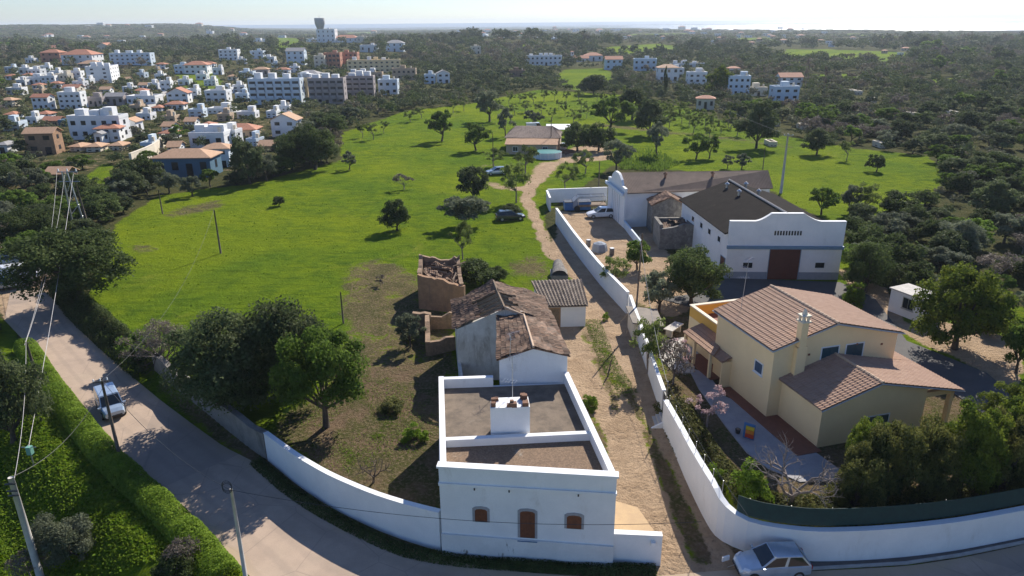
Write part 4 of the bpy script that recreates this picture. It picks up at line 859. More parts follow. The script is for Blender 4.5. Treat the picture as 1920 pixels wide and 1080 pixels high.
sheetroof(b_,(*(l0+[-.4,.36]),BWZ+.02),(*(m0+[-.4,.3]),BWZ+.02),(*(rbm+[0,.3]),RZw),(*rfm,RZw)); sheetroof(b_,(*(m1+[.4,.3]),BWZ+.02),(*(l1+[.4,.36]),BWZ+.02),(*rfm,RZw),(*(rbm+[0,.3]),RZw)); wr=b_.build('roof',M['roof_dark'],wa)
b_=B(); ridge(b_,(*rfm,RZw+.08),(*(rbm+[0,.3]),RZw+.08),.14); b_.build('ridge_cap',M['roof_grey'],wr)
for fx,fy in ((.30,.62),(.72,.62),(.3,.86),(.75,.86)):
    p=rfm+(rbm-rfm)*fy; side_=-1 if fx<.5 else 1; x=p[0]+side_*1.2; z_=RZw-.36
    c_=B(); c_.lathe((x,p[1],z_-.1),[(.16,0),(.16,.5)],10); c_.lathe((x,p[1],z_+.4),[(.3,0),(.3,.12),(.06,.32)],10); c_.build('roof_ventilator',M['metal'],wr)
u0,z0_=wp_(1436,532); u1,z1_=wp_(1502,465); win(wa,l0,l1,(u0+u1)/2,-.0,u1-u0,z1_,M['bluetrim'],M['doorred'],name='door',fr=.05,bars=3,sill=False,proud=.12)
for px in (1392,1527): u_,z_=wp_(px,502); u2_,z2=wp_(px+19,492); win(wa,l0,l1,(u_+u2_)/2,z_,u2_-u_,z2-z_,M['white'],M['glass'],fr=.05,bars=0,proud=.12)
ua,za=wp_(1370,466); c_=B(); c_.extr(l0,l1,[(-.15,za),(LW+.15,za-.0),(LW+.15,za+.34),(-.15,za+.34)],.3,.22); c_.build('blue_band',M['bluetrim'],wa)
uq=u0-.06; c_=B(); c_.extr(l0,l1,[(-.06,-.3),(uq,-.3),(uq,.85),(-.06,.85)],.3,.045); c_.build('plinth',M['bluegrey'],wa); c_=B(); c_.extr(l0,l1,[(u1+.06,-.3),(LW+.06,-.3),(LW+.06,.85),(u1+.06,.85)],.3,.045); c_.build('plinth',M['bluegrey'],wa)
us,zs_=wp_(1453,441); ue,ze=wp_(1502,433)
for k in range(10): uu_=us+(ue-us)*k/9.; c_=B(); c_.extr(l0,l1,[(uu_-.09,zs_),(uu_+.09,zs_),(uu_+.09,ze),(uu_-.09,ze)],.04,.035); c_.build('vent_slot',M['dark'],wa)
for s_ in (.28,.47,.64,.83): 
    Lw=np.linalg.norm(m0-l0); win(wa,m0,l0,Lw*s_,3.5,.8,.6,M['white'],M['glass'],fr=.05,bars=0)
win(wa,m0,l0,Lw*.93,.0,1.3,2.2,M['bluetrim'],M['doorred'],name='door',fr=.06,sill=False)
# second warehouse behind, blue trimmed end facade
W2=np.array([15.3,100.5]); w2=thing('warehouse','long low warehouse with brown roof and blue trimmed curved end wall facing the yard','warehouse',(W2[0],W2[1],1))
e0,e1=np.array([14.5,104.8])-W2,np.array([15.6,96.6])-W2; z0,z1q=np.array([36.5,104.])-W2,np.array([36.4,99.])-W2
b_=B(); b_.prism([tuple(e1+[.35,.0]),tuple(z1q),tuple(z1q+[0,.3]),tuple(e1+[.35,.3])],-.5,4.9); b_.prism([tuple(e0+[.35,0]),tuple(z0),tuple(z0+[0,-.3]),tuple(e0+[.35,-.3])],-.5,4.9); b_.build('wall',M['white'],w2)
LE=np.linalg.norm(e1-e0); o2=[(-.2,-.5),(LE+.2,-.5),(LE+.2,5.5),(LE-1.3,5.6),(LE-1.9,6.3),(LE-2.8,6.8),(LE-3.3,7.0),(3.3,7.0),(2.8,6.8),(1.9,6.3),(1.3,5.6),(-.2,5.5)]
b_=B(); b_.extr(e0,e1,o2,.35,.02); b_.build('facade',M['white'],w2)
b_=B(); b_.extr(e0,e1,[(-.3,4.5),(LE+.3,4.5),(LE+.3,4.9),(-.3,4.9)],.3,.5); b_.build('blue_band',M['bluew'],w2)
win(w2,e0,e1,LE/2,0,3.6,4.2,M['bluetrim'],M['doorred'],name='door',fr=.06,bars=3,sill=False,proud=.05)
b_=B(); rid0,rid1=(e0+e1)/2+[.36,0],(z0+z1q)/2
sheetroof(b_,(*(e1+[.36,-.4]),4.92),(*(z1q+[.3,-.4]),4.92),(*(rid1+[.3,0]),6.9),(*rid0,6.9)); sheetroof(b_,(*(z0+[.3,.4]),4.92),(*(e0+[.36,.4]),4.92),(*rid0,6.9),(*(rid1+[.3,0]),6.9)); wr=b_.build('roof',M['roof_brown'],w2)
b_=B(); b_.extr(z1q,z0,[(0,-.5),(5,-.5),(5,4.9),(2.5,6.8),(0,4.9)],.3,-.01); b_.build('end_wall',M['white'],w2)
for s_ in (.30,.62): p=rid0+(rid1-rid0)*s_; c_=B(); c_.lathe((p[0],p[1]-1.2,6.1),[(.16,0),(.16,.7)],10); c_.lathe((p[0],p[1]-1.2,6.8),[(.3,0),(.3,.14),(.06,.35)],10); c_.build('roof_ventilator',M['brick'],wr)
# two ruined stone sheds between them
for (x,y,wd,dp,hz,rg,lab,old) in ((18.9,93.4,4.6,4.4,3.9,5.0,'small stone shed with weathered tile gable roof between the two warehouses',1),(18.6,86.2,4.3,4.4,3.1,3.5,'low roofless rubble stone shed in front of the tiled stone shed',0)):
    s_=thing('stone_shed',lab,'shed',(x,y,1)); b_=B()
    if old: b_.extr((0,0),(wd,0),[(0,-.4),(wd,-.4),(wd,hz),(wd/2,rg),(0,hz)],.4)
    else: b_.extr((0,0),(wd,0),[(0,-.4),(wd,-.4),(wd,hz),(wd*.7,hz+.2),(wd*.4,hz-.25),(0,hz-.5)],.4)
    b_.prism([(0.003,.4),(.4,.4),(.4,dp),(0.003,dp)],-.4,hz); b_.prism([(wd-.4,.4),(wd-.003,.4),(wd-.003,dp),(wd-.4,dp)],-.4,hz); b_.prism([(.4,dp-.4),(wd-.4,dp-.4),(wd-.4,dp-.003),(.4,dp-.003)],-.4,hz-.1); b_.build('wall',M['stone_grey'],s_)
    if old: b_=B(); b_.roof((-.2,-.2,hz),(-.2,dp+.1,hz),(wd/2,dp+.1,rg+.1),(wd/2,-.2,rg+.1),jit=.04); b_.roof((wd+.2,dp+.1,hz),(wd+.2,-.2,hz),(wd/2,-.2,rg+.1),(wd/2,dp+.1,rg+.1),jit=.04); b_.build('roof',tiles('orange old tiles',[(.16,.09,.06),(.30,.17,.10),(.22,.12,.08)],.24,.4,moss=(.10,.08,.06)),s_)
    else: b_=B(); b_.roof((.4,.4,2.2),(wd-.4,.4,2.4),(wd-.4,dp-.4,2.9),(.4,dp-.4,2.6),hole=lambda a,b__:math.sin(a*8+b__*6)>.4,jit=.12); b_.build('fallen_roof',M['tile_old'],s_)
# white kiosk by the round tree
kP,kQ=G(1727,607,1),G(1664,582,1); kL=min(4.6,float(np.hypot(*(kP-kQ)[:2]))); ks=thing('garden_shed','small white garden shed with dark window beside the dense round tree','shed',(kP[0],kP[1],1),math.atan2(kP[1]-kQ[1],kP[0]-kQ[0])); b_=B(); b_.box(-kL,0,-.3,0,2.4,2.3); b_.build('wall',M['white'],ks); b_=B(); b_.box(-kL-.15,-.15,2.302,.15,2.55,2.42); b_.build('roof',M['concrete'],ks)
win(ks,(-kL,0),(0,0),kL*.55,.9,1.1,1.0,M['metal'],M['glass'])
# small garden hut with sloping roof near lane wall, white flat canopy
gh=thing('garden_hut','little grey roofed garden hut leaning against the lane wall under the antenna pole','shed',(*G(1195,640,1)[:2],1)); b_=B(); b_.prism([(-.4,0),(1.8,-.2),(1.9,3.0),(-.4,3.2)],-.3,[1.9,1.6,1.6,1.9]); b_.build('wall',M['cream'],gh)
b_=B(); b_.prism([(-.6,-.5),(2.2,-.6),(2.3,3.4),(-.6,3.5)],[1.92,1.62,1.62,1.92],[2.04,1.74,1.74,2.04]); b_.build('roof',surf('stained concrete roof',(.26,.22,.18),(.16,.14,.12),1,.9,.3,.02),gh)
# ------------------------------------------------------------------ vehicles
def car(label,p,rz,paint,L=3.9,W=1.66,H=1.45,kind='hatch',name='parked_car',cat='car',group=None):
    o=thing(name,label,cat,p,rz,group)   # front towards +x, wheels on z=0
    h=L/2
    if kind=='van': st=[(-h,.32,.95,.88),(-h+.05,.30,1.02,.97),(-h*.5,.22,1.02,1),(h*.35,.22,1.0,1),(h*.55,.22,.98,.99),(h*.85,.25,.86,.92),(h,.34,.70,.80)]; cab=[(-h+.04,.93,-h+.12,.83),(h*.62,.95,h*.30,.83)]
    else: st=[(-h,.38,.80,.80),(-h+.08,.28,.93,.93),(-h*.6,.22,.95,1),(0,.22,.93,1),(h*.42,.22,.91,.985),(h*.75,.24,.78,.92),(h*.93,.30,.66,.80),(h,.38,.56,.62)]; cab=[(-h+.10,.90,-h+.52,.72),(h*.44,.93,h*.06,.74)]
    b_=B(); rings=[]
    for x,zb,zt,wf_ in st:
        w2_=W/2*wf_; pr=[(w2_*.90,zb),(w2_,zb+.12),(w2_*1.0,(zb+zt)/2),(w2_*.965,zt-.07),(w2_*.86,zt),(w2_*.4,zt+.025),(-w2_*.4,zt+.025),(-w2_*.86,zt),(-w2_*.965,zt-.07),(-w2_,(zb+zt)/2),(-w2_,zb+.12),(-w2_*.90,zb)]
        rings.append(len(b_.v)); b_.v+=[(x,y,z) for y,z in pr]
    m=12
    for r0,r1 in zip(rings[:-1],rings[1:]):
        for k in range(m): j=(k+1)%m; b_.f.append([r0+k,r1+k,r1+j,r0+j][::-1]); b_.uv.append([(0,0)]*4)
    b_.f.append([rings[0]+k for k in range(m)]); b_.uv.append([(0,0)]*m); b_.f.append([rings[-1]+k for k in range(m)][::-1]); b_.uv.append([(0,0)]*m)
    # cabin in body colour
    (xb,wb,xtb,wt),(xf,wf2,xtf,wt2)=cab; zb=.90 if kind!='van' else .98; zt=H
    lo=[(xb,-W/2*wb,zb),(xf,-W/2*wf2,zb-.01),(xf,W/2*wf2,zb-.01),(xb,W/2*wb,zb)]; hi=[(xtb,-W/2*wt,zt-.04),(xtf,-W/2*wt2,zt),(xtf,W/2*wt2,zt),(xtb,W/2*wt,zt-.04)]
    b_.face(hi)
    for k in range(4): j=(k+1)%4; b_.face([lo[k],lo[j],hi[j],hi[k]])
    body=b_.build('body',paint,o,False)
    # roof crown
    c_=B(); c_.face([(xtb+.05,-W/2*wt+.09,zt-.01),(xtf-.03,-W/2*wt2+.09,zt+.035),(xtf-.03,W/2*wt2-.09,zt+.035),(xtb+.05,W/2*wt-.09,zt-.01)])
    for (p0,p1,q0,q1) in (((xtb,-W/2*wt,zt-.04),(xtf,-W/2*wt2,zt),(xtb+.05,-W/2*wt+.09,zt-.01),(xtf-.03,-W/2*wt2+.09,zt+.035)),): c_.face([p0,p1,q1,q0]); c_.face([(a_[0],-a_[1],a_[2]) for a_ in (p1,p0,q0,q1)])
    c_.build('roof_panel',paint,o)
    def gl(nm,a0,a1,a2,a3,ins=.06,o_=.012,t0=.0):
        P_=[np.array(v,float) for v in (a0,a1,a2,a3)]; c=sum(P_)/4; n=np.cross(P_[1]-P_[0],P_[3]-P_[0]); n/=np.linalg.norm(n)
        if n@(c-np.array([0,0,.9]))<0: n=-n
        Q=[p+(c-p)/np.linalg.norm(c-p)*ins*1.5+n*o_ for p in P_]; g=B(); g.face(Q); 
        Q2=[q-n*.02 for q in Q]; 
        for k in range(4): j=(k+1)%4; g.face([Q[k],Q[j],Q2[j],Q2[k]])
        return g.build(nm,M['glass'],o)
    gl('windscreen',lo[1],lo[2],hi[2],hi[1]); gl('rear_window',lo[3],lo[0],hi[0],hi[3])
    for sgn,(a_,b2,c2,d2) in ((-1,(lo[0],lo[1],hi[1],hi[0])),(1,(lo[3],lo[2],hi[2],hi[3]))):
        mid=lambda p,q,t_:tuple(np.array(p)+(np.array(q)-np.array(p))*t_)
        for t0,t1 in ((.02,.5),(.52,.98)) if kind!='van' else ((.70,.98),):
            gl('side_window',mid(a_,b2,t0),mid(a_,b2,t1),mid(d2,c2,t1),mid(d2,c2,t0),.045)
    for x in (-h*.62,h*.62):
        for y in (-1,1):
            c_=B(); yy=y*(W/2-.10); c_.tube([(x,yy-.09*y,.30),(x,yy+.115*y,.30)],.30,14); wv=c_.build('wheel',M['tyre'],o,False); c_=B(); c_.tube([(x,yy+.10*y,.30),(x,yy+.13*y,.30)],.19,10); c_.build('rim',M['rim'],wv)
    for y in (-1,1):
        c_=B(); c_.prism([(h*.93,y*W*.36),(h*.80,y*W*.455),(h*.72,y*W*.44),(h*.86,y*W*.30)],.60,[.70,.74,.80,.77]); c_.build('headlight',M['lamp'],o)
        c_=B(); c_.box(-h-.01,y*W*.37-.09,.62,-h+.09,y*W*.37+.09,.86); c_.build('tail_light',M['redlamp'],o)
        c_=B(); c_.box(xf-.12,y*W*.47-.02,.90,xf,y*W*.47+y*.2,1.02) if y>0 else c_.box(xf-.12,-W*.47-.2,.90,xf,-W*.47+.02,1.02); c_.build('mirror',paint,o)
    c_=B(); c_.box(h*.94,-W*.3,.34,h+.03,W*.3,.46); c_.build('front_bumper',M['dark'],o)
    c_=B(); c_.box(-h-.03,-.26,.42,-h+.02,.26,.53); c_.build('number_plate',M['sheet_white'],o)
    return o
pa=G(1447,1074,.05); car('silver blue hatchback parked against the curved white wall at the bottom right corner',(pa[0]-.05,pa[1]+.12,.06),math.pi+R_(3),M['silver'],3.85,1.65,1.44)
pv=G(209,770,.02); car('pale blue van driving along the sunlit road past the timber pole',(pv[0],pv[1],.03),R_(-52),M['carblue'],3.7,1.62,1.62,'van','van','van')
pc=GG(1126,407); car('white hatchback parked in the walled warehouse yard',(pc[0],pc[1],pc[2]),math.pi+R_(8),M['carwhite'],4.2,1.75,1.5)
pc=GG(931,327); car('pale blue hatchback parked on the grass left of the dirt track',(pc[0],pc[1],pc[2]),math.pi+R_(14),M['carblue'],4.2,1.7,1.45)
pc=GG(957,412); car('dark car half hidden under a bush at the edge of the dirt lane',(pc[0],pc[1],pc[2]),R_(10),M['cardark'],4.3,1.7,1.45)
pc=GG(1056,280); car('white car beside the round green pool at the farmhouse',(pc[0],pc[1],pc[2]),R_(80),M['carwhite'],4.1,1.7,1.5)
pc=GG(1005,248); car('white van with pale roof standing behind the farmhouse roof',(pc[0],pc[1],pc[2]),R_(5),M['carwhite'],5.5,2.1,2.5,'van','van','van')
pc=GG(12,500); car('pale grey car parked on the dirt lot nearest the left photo edge',(pc[0],pc[1],pc[2]),R_(60),M['carblue'],4.3,1.75,1.5)
pc=GG(10,530); car('blue grey car parked in front on the dirt lot by the road bend',(pc[0],pc[1],pc[2]),R_(35),M['silver'],4.2,1.75,1.5)
pc=GG(38,532); car('pale flat van parked on the dirt lot next to the two blue grey cars',(pc[0],pc[1],pc[2]),R_(25),M['carwhite'],4.6,1.8,1.8,'van','van','van')
# old lorry frame in the yard
pc=GG(1108,393); tr=thing('old_lorry','old grey lorry with an empty load frame beside the white hatchback','lorry',pc,R_(4)); b_=B(); b_.box(-2.2,-1,.7,2.2,1,.95); b_.build('load_bed',M['oldwood'],tr)
b_=B()
for x in (-2.1,2.1):
    for y in (-.95,.95): b_.tube([(x,y,.9),(x,y,2.2)],.06,5)
for y in (-.95,.95): b_.tube([(-2.1,y,2.2),(2.1,y,2.2)],.06,5)
for x in (-2.1,0,2.1): b_.tube([(x,-.95,2.2),(x,.95,2.2)],.05,5)
b_.build('load_frame',M['metal'],tr); b_=B(); b_.prism([(-2.9,-.9),(-2.25,-.9),(-2.25,.9),(-2.9,.9)],.5,[1.5,2.1,2.1,1.5]); b_.build('cab',M['bluegrey'],tr)
for x in (-2.3,1.5):
    for y in (-.95,.95): c_=B(); c_.tube([(x,y-.12,.45),(x,y+.12,.45)],.45,12); c_.build('wheel',M['tyre'],tr)
pc=GG(1082,393); cn=thing('blue_container','low blue crate standing by the far white yard wall','container',pc,R_(4)); b_=B(); b_.box(-2,-.8,.1,2,.8,1.3); b_.build('body',M['blueplastic'],cn); b_=B(); b_.box(-2.05,-.85,1.302,2.05,.85,1.4); b_.build('lid',M['dark'],cn)
pc=GG(1124,470); hb=thing('covered_heap','grey tarpaulin covered heap on the yard dirt beside the lane wall','tarpaulin',pc); b_=B(); b_.lathe((0,0,-.1),[(1.05,0),(.95,.7),(.8,1.05),(.3,1.25)],7); b_.build('cover',M['bluegrey'],hb,False)
for i,(px,py,lab) in enumerate(((1103,462,'worn dark barrel beside the grey covered heap'),(1147,478,'rusty oil drum lying right of the grey covered heap'))):
    pc=GG(px,py); hb=thing('barrel',lab,'barrel',pc); b_=B(); b_.lathe((0,0,0),[(.3,0),(.32,.3),(.3,.6),(.32,.85),(.05,.88)],10); b_.build('shell',M['stone_grey'],hb,True); b_=B(); b_.lathe((0,0,.86),[(.28,0),(.28,.04)],10); b_.build('lid',M['metal'],hb)
# ------------------------------------------------------------------ farmhouse group
pf=GG(999,283); fh=thing('farmhouse','old farmhouse with greyish tile roof in the middle of the green field','house',pf,R_(-6))
b_=B(); b_.box(-6,0,-.5,6,9,3); b_.build('wall',M['tan_wall'],fh)
b_=B(); b_.roof((-6.3,-.4,2.95),(6.3,-.4,2.95),(4,4.5,4.9),(-4.2,4.5,4.9),jit=.02); b_.roof((6.3,9.4,2.95),(-6.3,9.4,2.95),(-4.2,4.5,4.9),(4,4.5,4.9)); b_.roof((-6.3,9.4,2.95),(-6.3,-.4,2.95),(-4.2,4.5,4.9),(-4.2,4.5,4.92)); b_.roof((6.3,-.4,2.95),(6.3,9.4,2.95),(4,4.5,4.92),(4,4.5,4.9)); b_.build('roof',tiles('greyish tiles',[(.25,.18,.14),(.34,.26,.21),(.20,.14,.11)],.24,.4),fh)
b_=B(); b_.box(-5.5,-4.5,-.4,5.5,-.01,2.2); b_.build('annex',M['tan_wall'],fh); b_=B(); b_.roof((-5.8,-4.8,2.15),(5.8,-4.8,2.15),(5.8,-.42,2.85),(-5.8,-.42,2.85)); b_.build('annex_roof',M['tile_tan'],fh)
for x in (-3.5,0,3): win(fh,(-5.5,-4.5),(5.5,-4.5),x+5.5,.7,1.,.9,M['white'],M['glass'],bars=1)
pp=GG(1027,298); pl=thing('round_pool','round above ground pool with teal cover in front of the farmhouse','pool',pp); b_=B(); b_.lathe((0,1.8,0),[(3.0,0),(3.0,1.25),(2.85,1.25)],24); b_.build('pool_wall',M['bluew'],pl,False); b_=B(); b_.lathe((0,1.8,1.252),[(2.95,0),(2.9,.05),(1,.12)],24); b_.build('cover',M['poolgreen'],pl)
for k in range(12): t_=k*math.pi/6; c_=B(); c_.box(3.03*math.cos(t_)-.06,1.8+3.03*math.sin(t_)-.06,0,3.03*math.cos(t_)+.06,1.8+3.03*math.sin(t_)+.06,1.3); c_.build('rim_post',M['white'],pl)
pp=GG(1050,262); sh=thing('open_shed','open shed with bright white sheet roof right of the farmhouse','shed',pp,R_(-4)); b_=B(); b_.prism([(-3.5,0),(3.7,0),(3.7,6),(-3.5,6)],[2.4,2.4,2.9,2.9],[2.5,2.5,3.0,3.0]); b_.build('roof',M['sheet_white'],sh)
for x in (-3.3,3.4):
    for y in (.2,5.8): c_=B(); c_.tube([(x,y,-.2),(x,y,2.5)],.07,5); c_.build('post',M['oldwood'],sh)
pp=GG(1066,287); hb=thing('rubble_heap','low heap of reddish brick rubble beside the farmhouse car','rubble',pp); b_=B(); rr=random.Random(9)
for k in range(24): x,y=rr.gauss(0,1.1),rr.gauss(0,.8); s_=rr.uniform(.15,.4); b_.prism([(x-s_,y-s_*.6),(x+s_,y-s_*.8),(x+s_*.8,y+s_),(x-s_,y+s_*.7)],-.1,rr.uniform(.2,.8))
tag(b_.build('bricks',M['brick'],hb),kind='stuff')
# ------------------------------------------------------------------ poles and cables
def pole(label,base,h,r=.13,mat='pole',lean=(0,0),arms=(),name='utility_pole',r1=.6,ins=True,group=None):
    o=thing(name,label,'pole',base,0,group); top=np.array([lean[0],lean[1],h]); b_=B(); b_.tube([(0,0,-.4),top*.5,top],[r,r*(1+r1)/2,r*r1],8); b_.build('shaft',M[mat],o,True)
    for (f,L_,a) in arms:
        c=top*f; d=np.array([math.cos(a),math.sin(a),0]); b_=B(); b_.tube([c-d*L_/2+[0,-r,0],c+d*L_/2+[0,-r,0]],.05,5); ar=b_.build('crossarm',M['metal'] if mat!='pole' else M[mat],o)
        for k in (-.45,0,.45): q=c+d*L_*k; b_=B(); b_.lathe((q[0],q[1]-r,q[2]+.04),[(.03,0),(.06,.06),(.035,.1),(.06,.15),(.02,.2)],7); b_.build('insulator',M['sheet_white'],ar)
    return o
def tops(base,h,lean=(0,0)): return np.array([base[0]+lean[0],base[1]+lean[1],base[2]+h])
def cable(label,p,q,sag,r=.016,mat='wire',group=None):
    p=np.array(p,float);q=np.array(q,float); b_=B(); n=18; b_.tube([(p-p)+(q-p)*t_-np.array([0,0,4*sag*t_*(1-t_)]) for t_ in [k/n for k in range(n+1)]],r,4,False)
    o=b_.build('cable',M[mat],None,loc=tuple(p)); return tag(o,label,'cable',group)
pb=G(462,1092,0); pole('grey concrete lamp pole rising from the bottom edge beside the road',pb,5.9,.13,'concrete',(0,.1),name='lamp_pole'); TP2=tops(pb,5.9)
c_=B(); 
for k in range(3): c_.tube([(TP2[0]+.25*math.cos(t_)-.15,TP2[1],TP2[2]+.1+.3*math.sin(t_)+.08*k) for t_ in [i*.55 for i in range(12)]],.018,4)
tag(c_.build('cable_loop',M['wire_dark'],None),'dark coiled cable loop hanging on top of the grey concrete lamp pole','cable')
# big pale pole bottom left: solve its base from two points on it
bz=min(((abs(proj((*G(20,895,z)[:2],z-5.6))[0]-66),z) for z in np.arange(3,12,.1)))[1]; pb=G(20,895,bz); pole('thick pale weathered pole with cable clamps in the bottom left corner',(pb[0],pb[1],bz-7.5),7.5,.21,'concrete',(0,0),r1=.72); TP1=np.array([pb[0],pb[1],bz])
c_=B(); 
for zz in (.35,.8,1.1): c_.tube([(TP1[0]-.3,TP1[1]-.17,TP1[2]-zz),(TP1[0]+.3,TP1[1]-.19,TP1[2]-zz+.05)],.05,6)
tag(c_.build('pole_clamps',M['dark'],None),'dark metal clamps bolted round the top of the thick pale pole','bracket')
pb=G(226,862,.1); pole('dark timber pole with insulators in front of the moving van',pb,6.2,.13,'pole',(-.1,.1),[(.97,.9,.3)]); TP3=tops(pb,6.1)
pb=G(76,730,0); pole('leaning dark timber pole at the road edge beside the dark tree',pb,4.2,.14,'pole',(-.3,.2)); TP4=tops(pb,4.2,(-.3,.2))
pb=GG(414,475); pole('slim timber pole standing alone in the middle of the green field',pb,5.6,.13,'pole'); TP5=tops(pb,5.6)
pb=GG(305,401); pole('short timber pole near the far left edge of the green field',pb,3.8,.12,'pole'); TP6=tops(pb,3.8)
pb=GG(644,606); pole('short dark post behind the light green tree',pb,3.2,.09,'pole'); 
pb=GG(1464,362); pole('tall concrete pole with crossarm behind the warehouse roof',pb,9.8,.26,'concrete',(0,0),[(.97,1.6,.1)],r1=.5); TP9=tops(pb,9.6)
pb=GG(1190,612); pole('thin bare pole rising between the yard shrubs and the lane wall',pb,9.0,.10,'pole',(.3,.3)); TP10=tops(pb,9)
pb=GG(925,318); pole('thin pole standing left of the farmhouse',pb,7,.10,'pole'); 
pb=GG(1033,283); pole('slim pole standing right behind the round pool',pb,7.5,.12,'pole')
pb=GG(1122,368); pole('slim pole just behind the far white yard wall',pb,5.8,.11,'pole')
pb=GG(1430,318); pole('short thin pole in the meadow behind the brown roofed warehouse',pb,4.3,.10,'pole')
pb=G(1138,706,1); o=pole('wooden prop leaning over the dirt lane behind the white house',pb,2.2,.07,'pole',(.6,.5)); 
pb=G(1245,790,1); pole('short metal pole standing at the gate in the lane wall',pb,3.2,.07,'metal',(.1,.1)); TP11=tops(pb,3.2)
# H frame with crossarms, left edge
pb=GG(152,436); hfm=thing('frame_pylon','pale lattice pylon with crossarms among the trees at the left','pylon',pb); b_=B()
for s_ in (-1,1): b_.tube([(s_*.9,0,-.3),(s_*.35-.4,0,8.6)],[.13,.09],6); 
for k in range(5): z_=1+1.6*k; b_.tube([(-.85+.09*k,0,z_),(.75-.19*k,0,z_+1.4)],.05,4)
b_.build('frame',M['metal'],hfm)
for z_ in (7.2,8.5): b_=B(); b_.tube([(-1.4,0,z_),(1.4,0,z_)],.07,5); b_.build('crossarm',M['metal'],hfm)
for x in (-1.2,0,1.2): b_=B(); b_.lathe((x,0,8.55),[(.06,0),(.12,.12),(.06,.2),(.12,.3),(.03,.4)],7); b_.build('insulator',M['sheet_white'],hfm)
TP8=np.array(pb)+[-.4,0,8.6]; pb2=GG(170,440); pole('dark timber pole beside the pale lattice pylon',pb2,7.2,.15,'pole',(-.6,.2))
# green metal post
pb=G(70,895,-1.5); gpst=thing('green_post','green metal post head with hanging cable in the hedge shade','post',pb); b_=B(); b_.tube([(0,0,0),(0,0,2.2)],.05,6); b_.build('shaft',M['metal'],gpst); b_=B(); b_.box(-.16,-.16,1.9,.16,.16,2.5); b_.build('terminal_box',plain('mint green paint',(.16,.36,.30),.6),gpst); b_=B(); b_.tube([(-.5,0,2.45),(.5,0,2.45)],.03,5); b_.build('crossarm',M['metal'],gpst); TPG=np.array(pb)+[0,0,2.5]
TP4b=TP4+[.05,0,0]
for i,(a_,b__,sg,lab,mt) in enumerate([(TP8+[0,0,-.3],TP4,1.2,'pale cable from the lattice pylon down to the leaning roadside pole','wire'),(TP8+[-1,0,0],TP4+[-.2,0,-.3],1.6,'second pale cable left of its twin between the lattice pylon and the leaning pole','wire'),
  (TP8+[1.2,0,-.2],TPG,.5,'long pale cable from the lattice pylon to the green metal post','wire'),(TP4,TP1+[0,0,-.5],.8,'pale cable from the leaning roadside pole to the thick pale pole','wire'),
  (TP3,TP5,2.2,'thin cable crossing the field from the van side pole to the lone field pole','wire'),(TP3+[.3,0,0],TP1,1.0,'dark cable between the van side pole and the thick pale pole','wire_dark'),
  (TP3,TP2,1.0,'dark cable along the road from the van side pole to the grey lamp pole','wire_dark'),(TP5,TP6,1.2,'thin cable joining the two field poles','wire_dark'),
  (TP2,(9.5,29.8,4.2),.9,'dark cable crossing in front of the white house from the grey lamp pole','wire_dark'),
  ((TP11[0],TP11[1],TP11[2]),(12.4,31.2,3.4),.4,'dark cable running down along the garden side of the lane wall','wire_dark'),
  (TP10,TP11,1.0,'thin cable from the bare yard pole to the short gate pole','wire'),(TP9,(60,300,14),3,'thin cable leaving the tall concrete pole over the meadow','wire')]):
    cable(lab,a_,b__,sg,{2:.022,4:.009,11:.012}.get(i,.016),mt if i!=4 else 'wire_dark')
# mast pair far behind
# ------------------------------------------------------------------ garden things of the villa
pc=G(1403,822,1.08); bc=thing('play_panel','upright play panel painted in blue, orange, yellow and red on the garden paving','toy',(pc[0],pc[1],1.08),R_(-35))
b_=B(); b_.box(-.38,-.05,0,.38,.05,1.15); b_.build('backboard',M['blueplastic'],bc)
for i,(z_,c) in enumerate(((.1,(.5,.05,.02)),(.4,(.6,.2,.02)),(.7,(.55,.42,.03)),)): b_=B(); b_.box(-.22,-.10,z_,.36,-.052,z_+.28); b_.build('coloured_panel',plain('toy paint %d'%i,c,.5),bc)
pc=G(1383,812,1.08); pt=thing('plant_pot','small round dark pot left of the coloured play panel','pot',(pc[0],pc[1],1.08)); b_=B(); b_.lathe((0,0,0),[(.14,0),(.2,.32),(.17,.34)],12); b_.build('pot',M['dark'],pt); b_=B(); b_.lathe((0,0,.3),[(.16,0),(.05,.08)],10); b_.build('soil',M['stone'],pt)
pc=GG(1262,628); tb_=thing('garden_table','long pale stone table on the sunny garden terrace','table',(pc[0],pc[1],1.1),R_(50)); b_=B(); b_.box(-1.1,-.45,.70,1.1,.45,.78); b_.build('tabletop',M['concrete'],tb_)
for x in (-.8,.8): b_=B(); b_.box(x-.1,-.3,0,x+.1,.3,.70); b_.build('leg',M['concrete'],tb_)
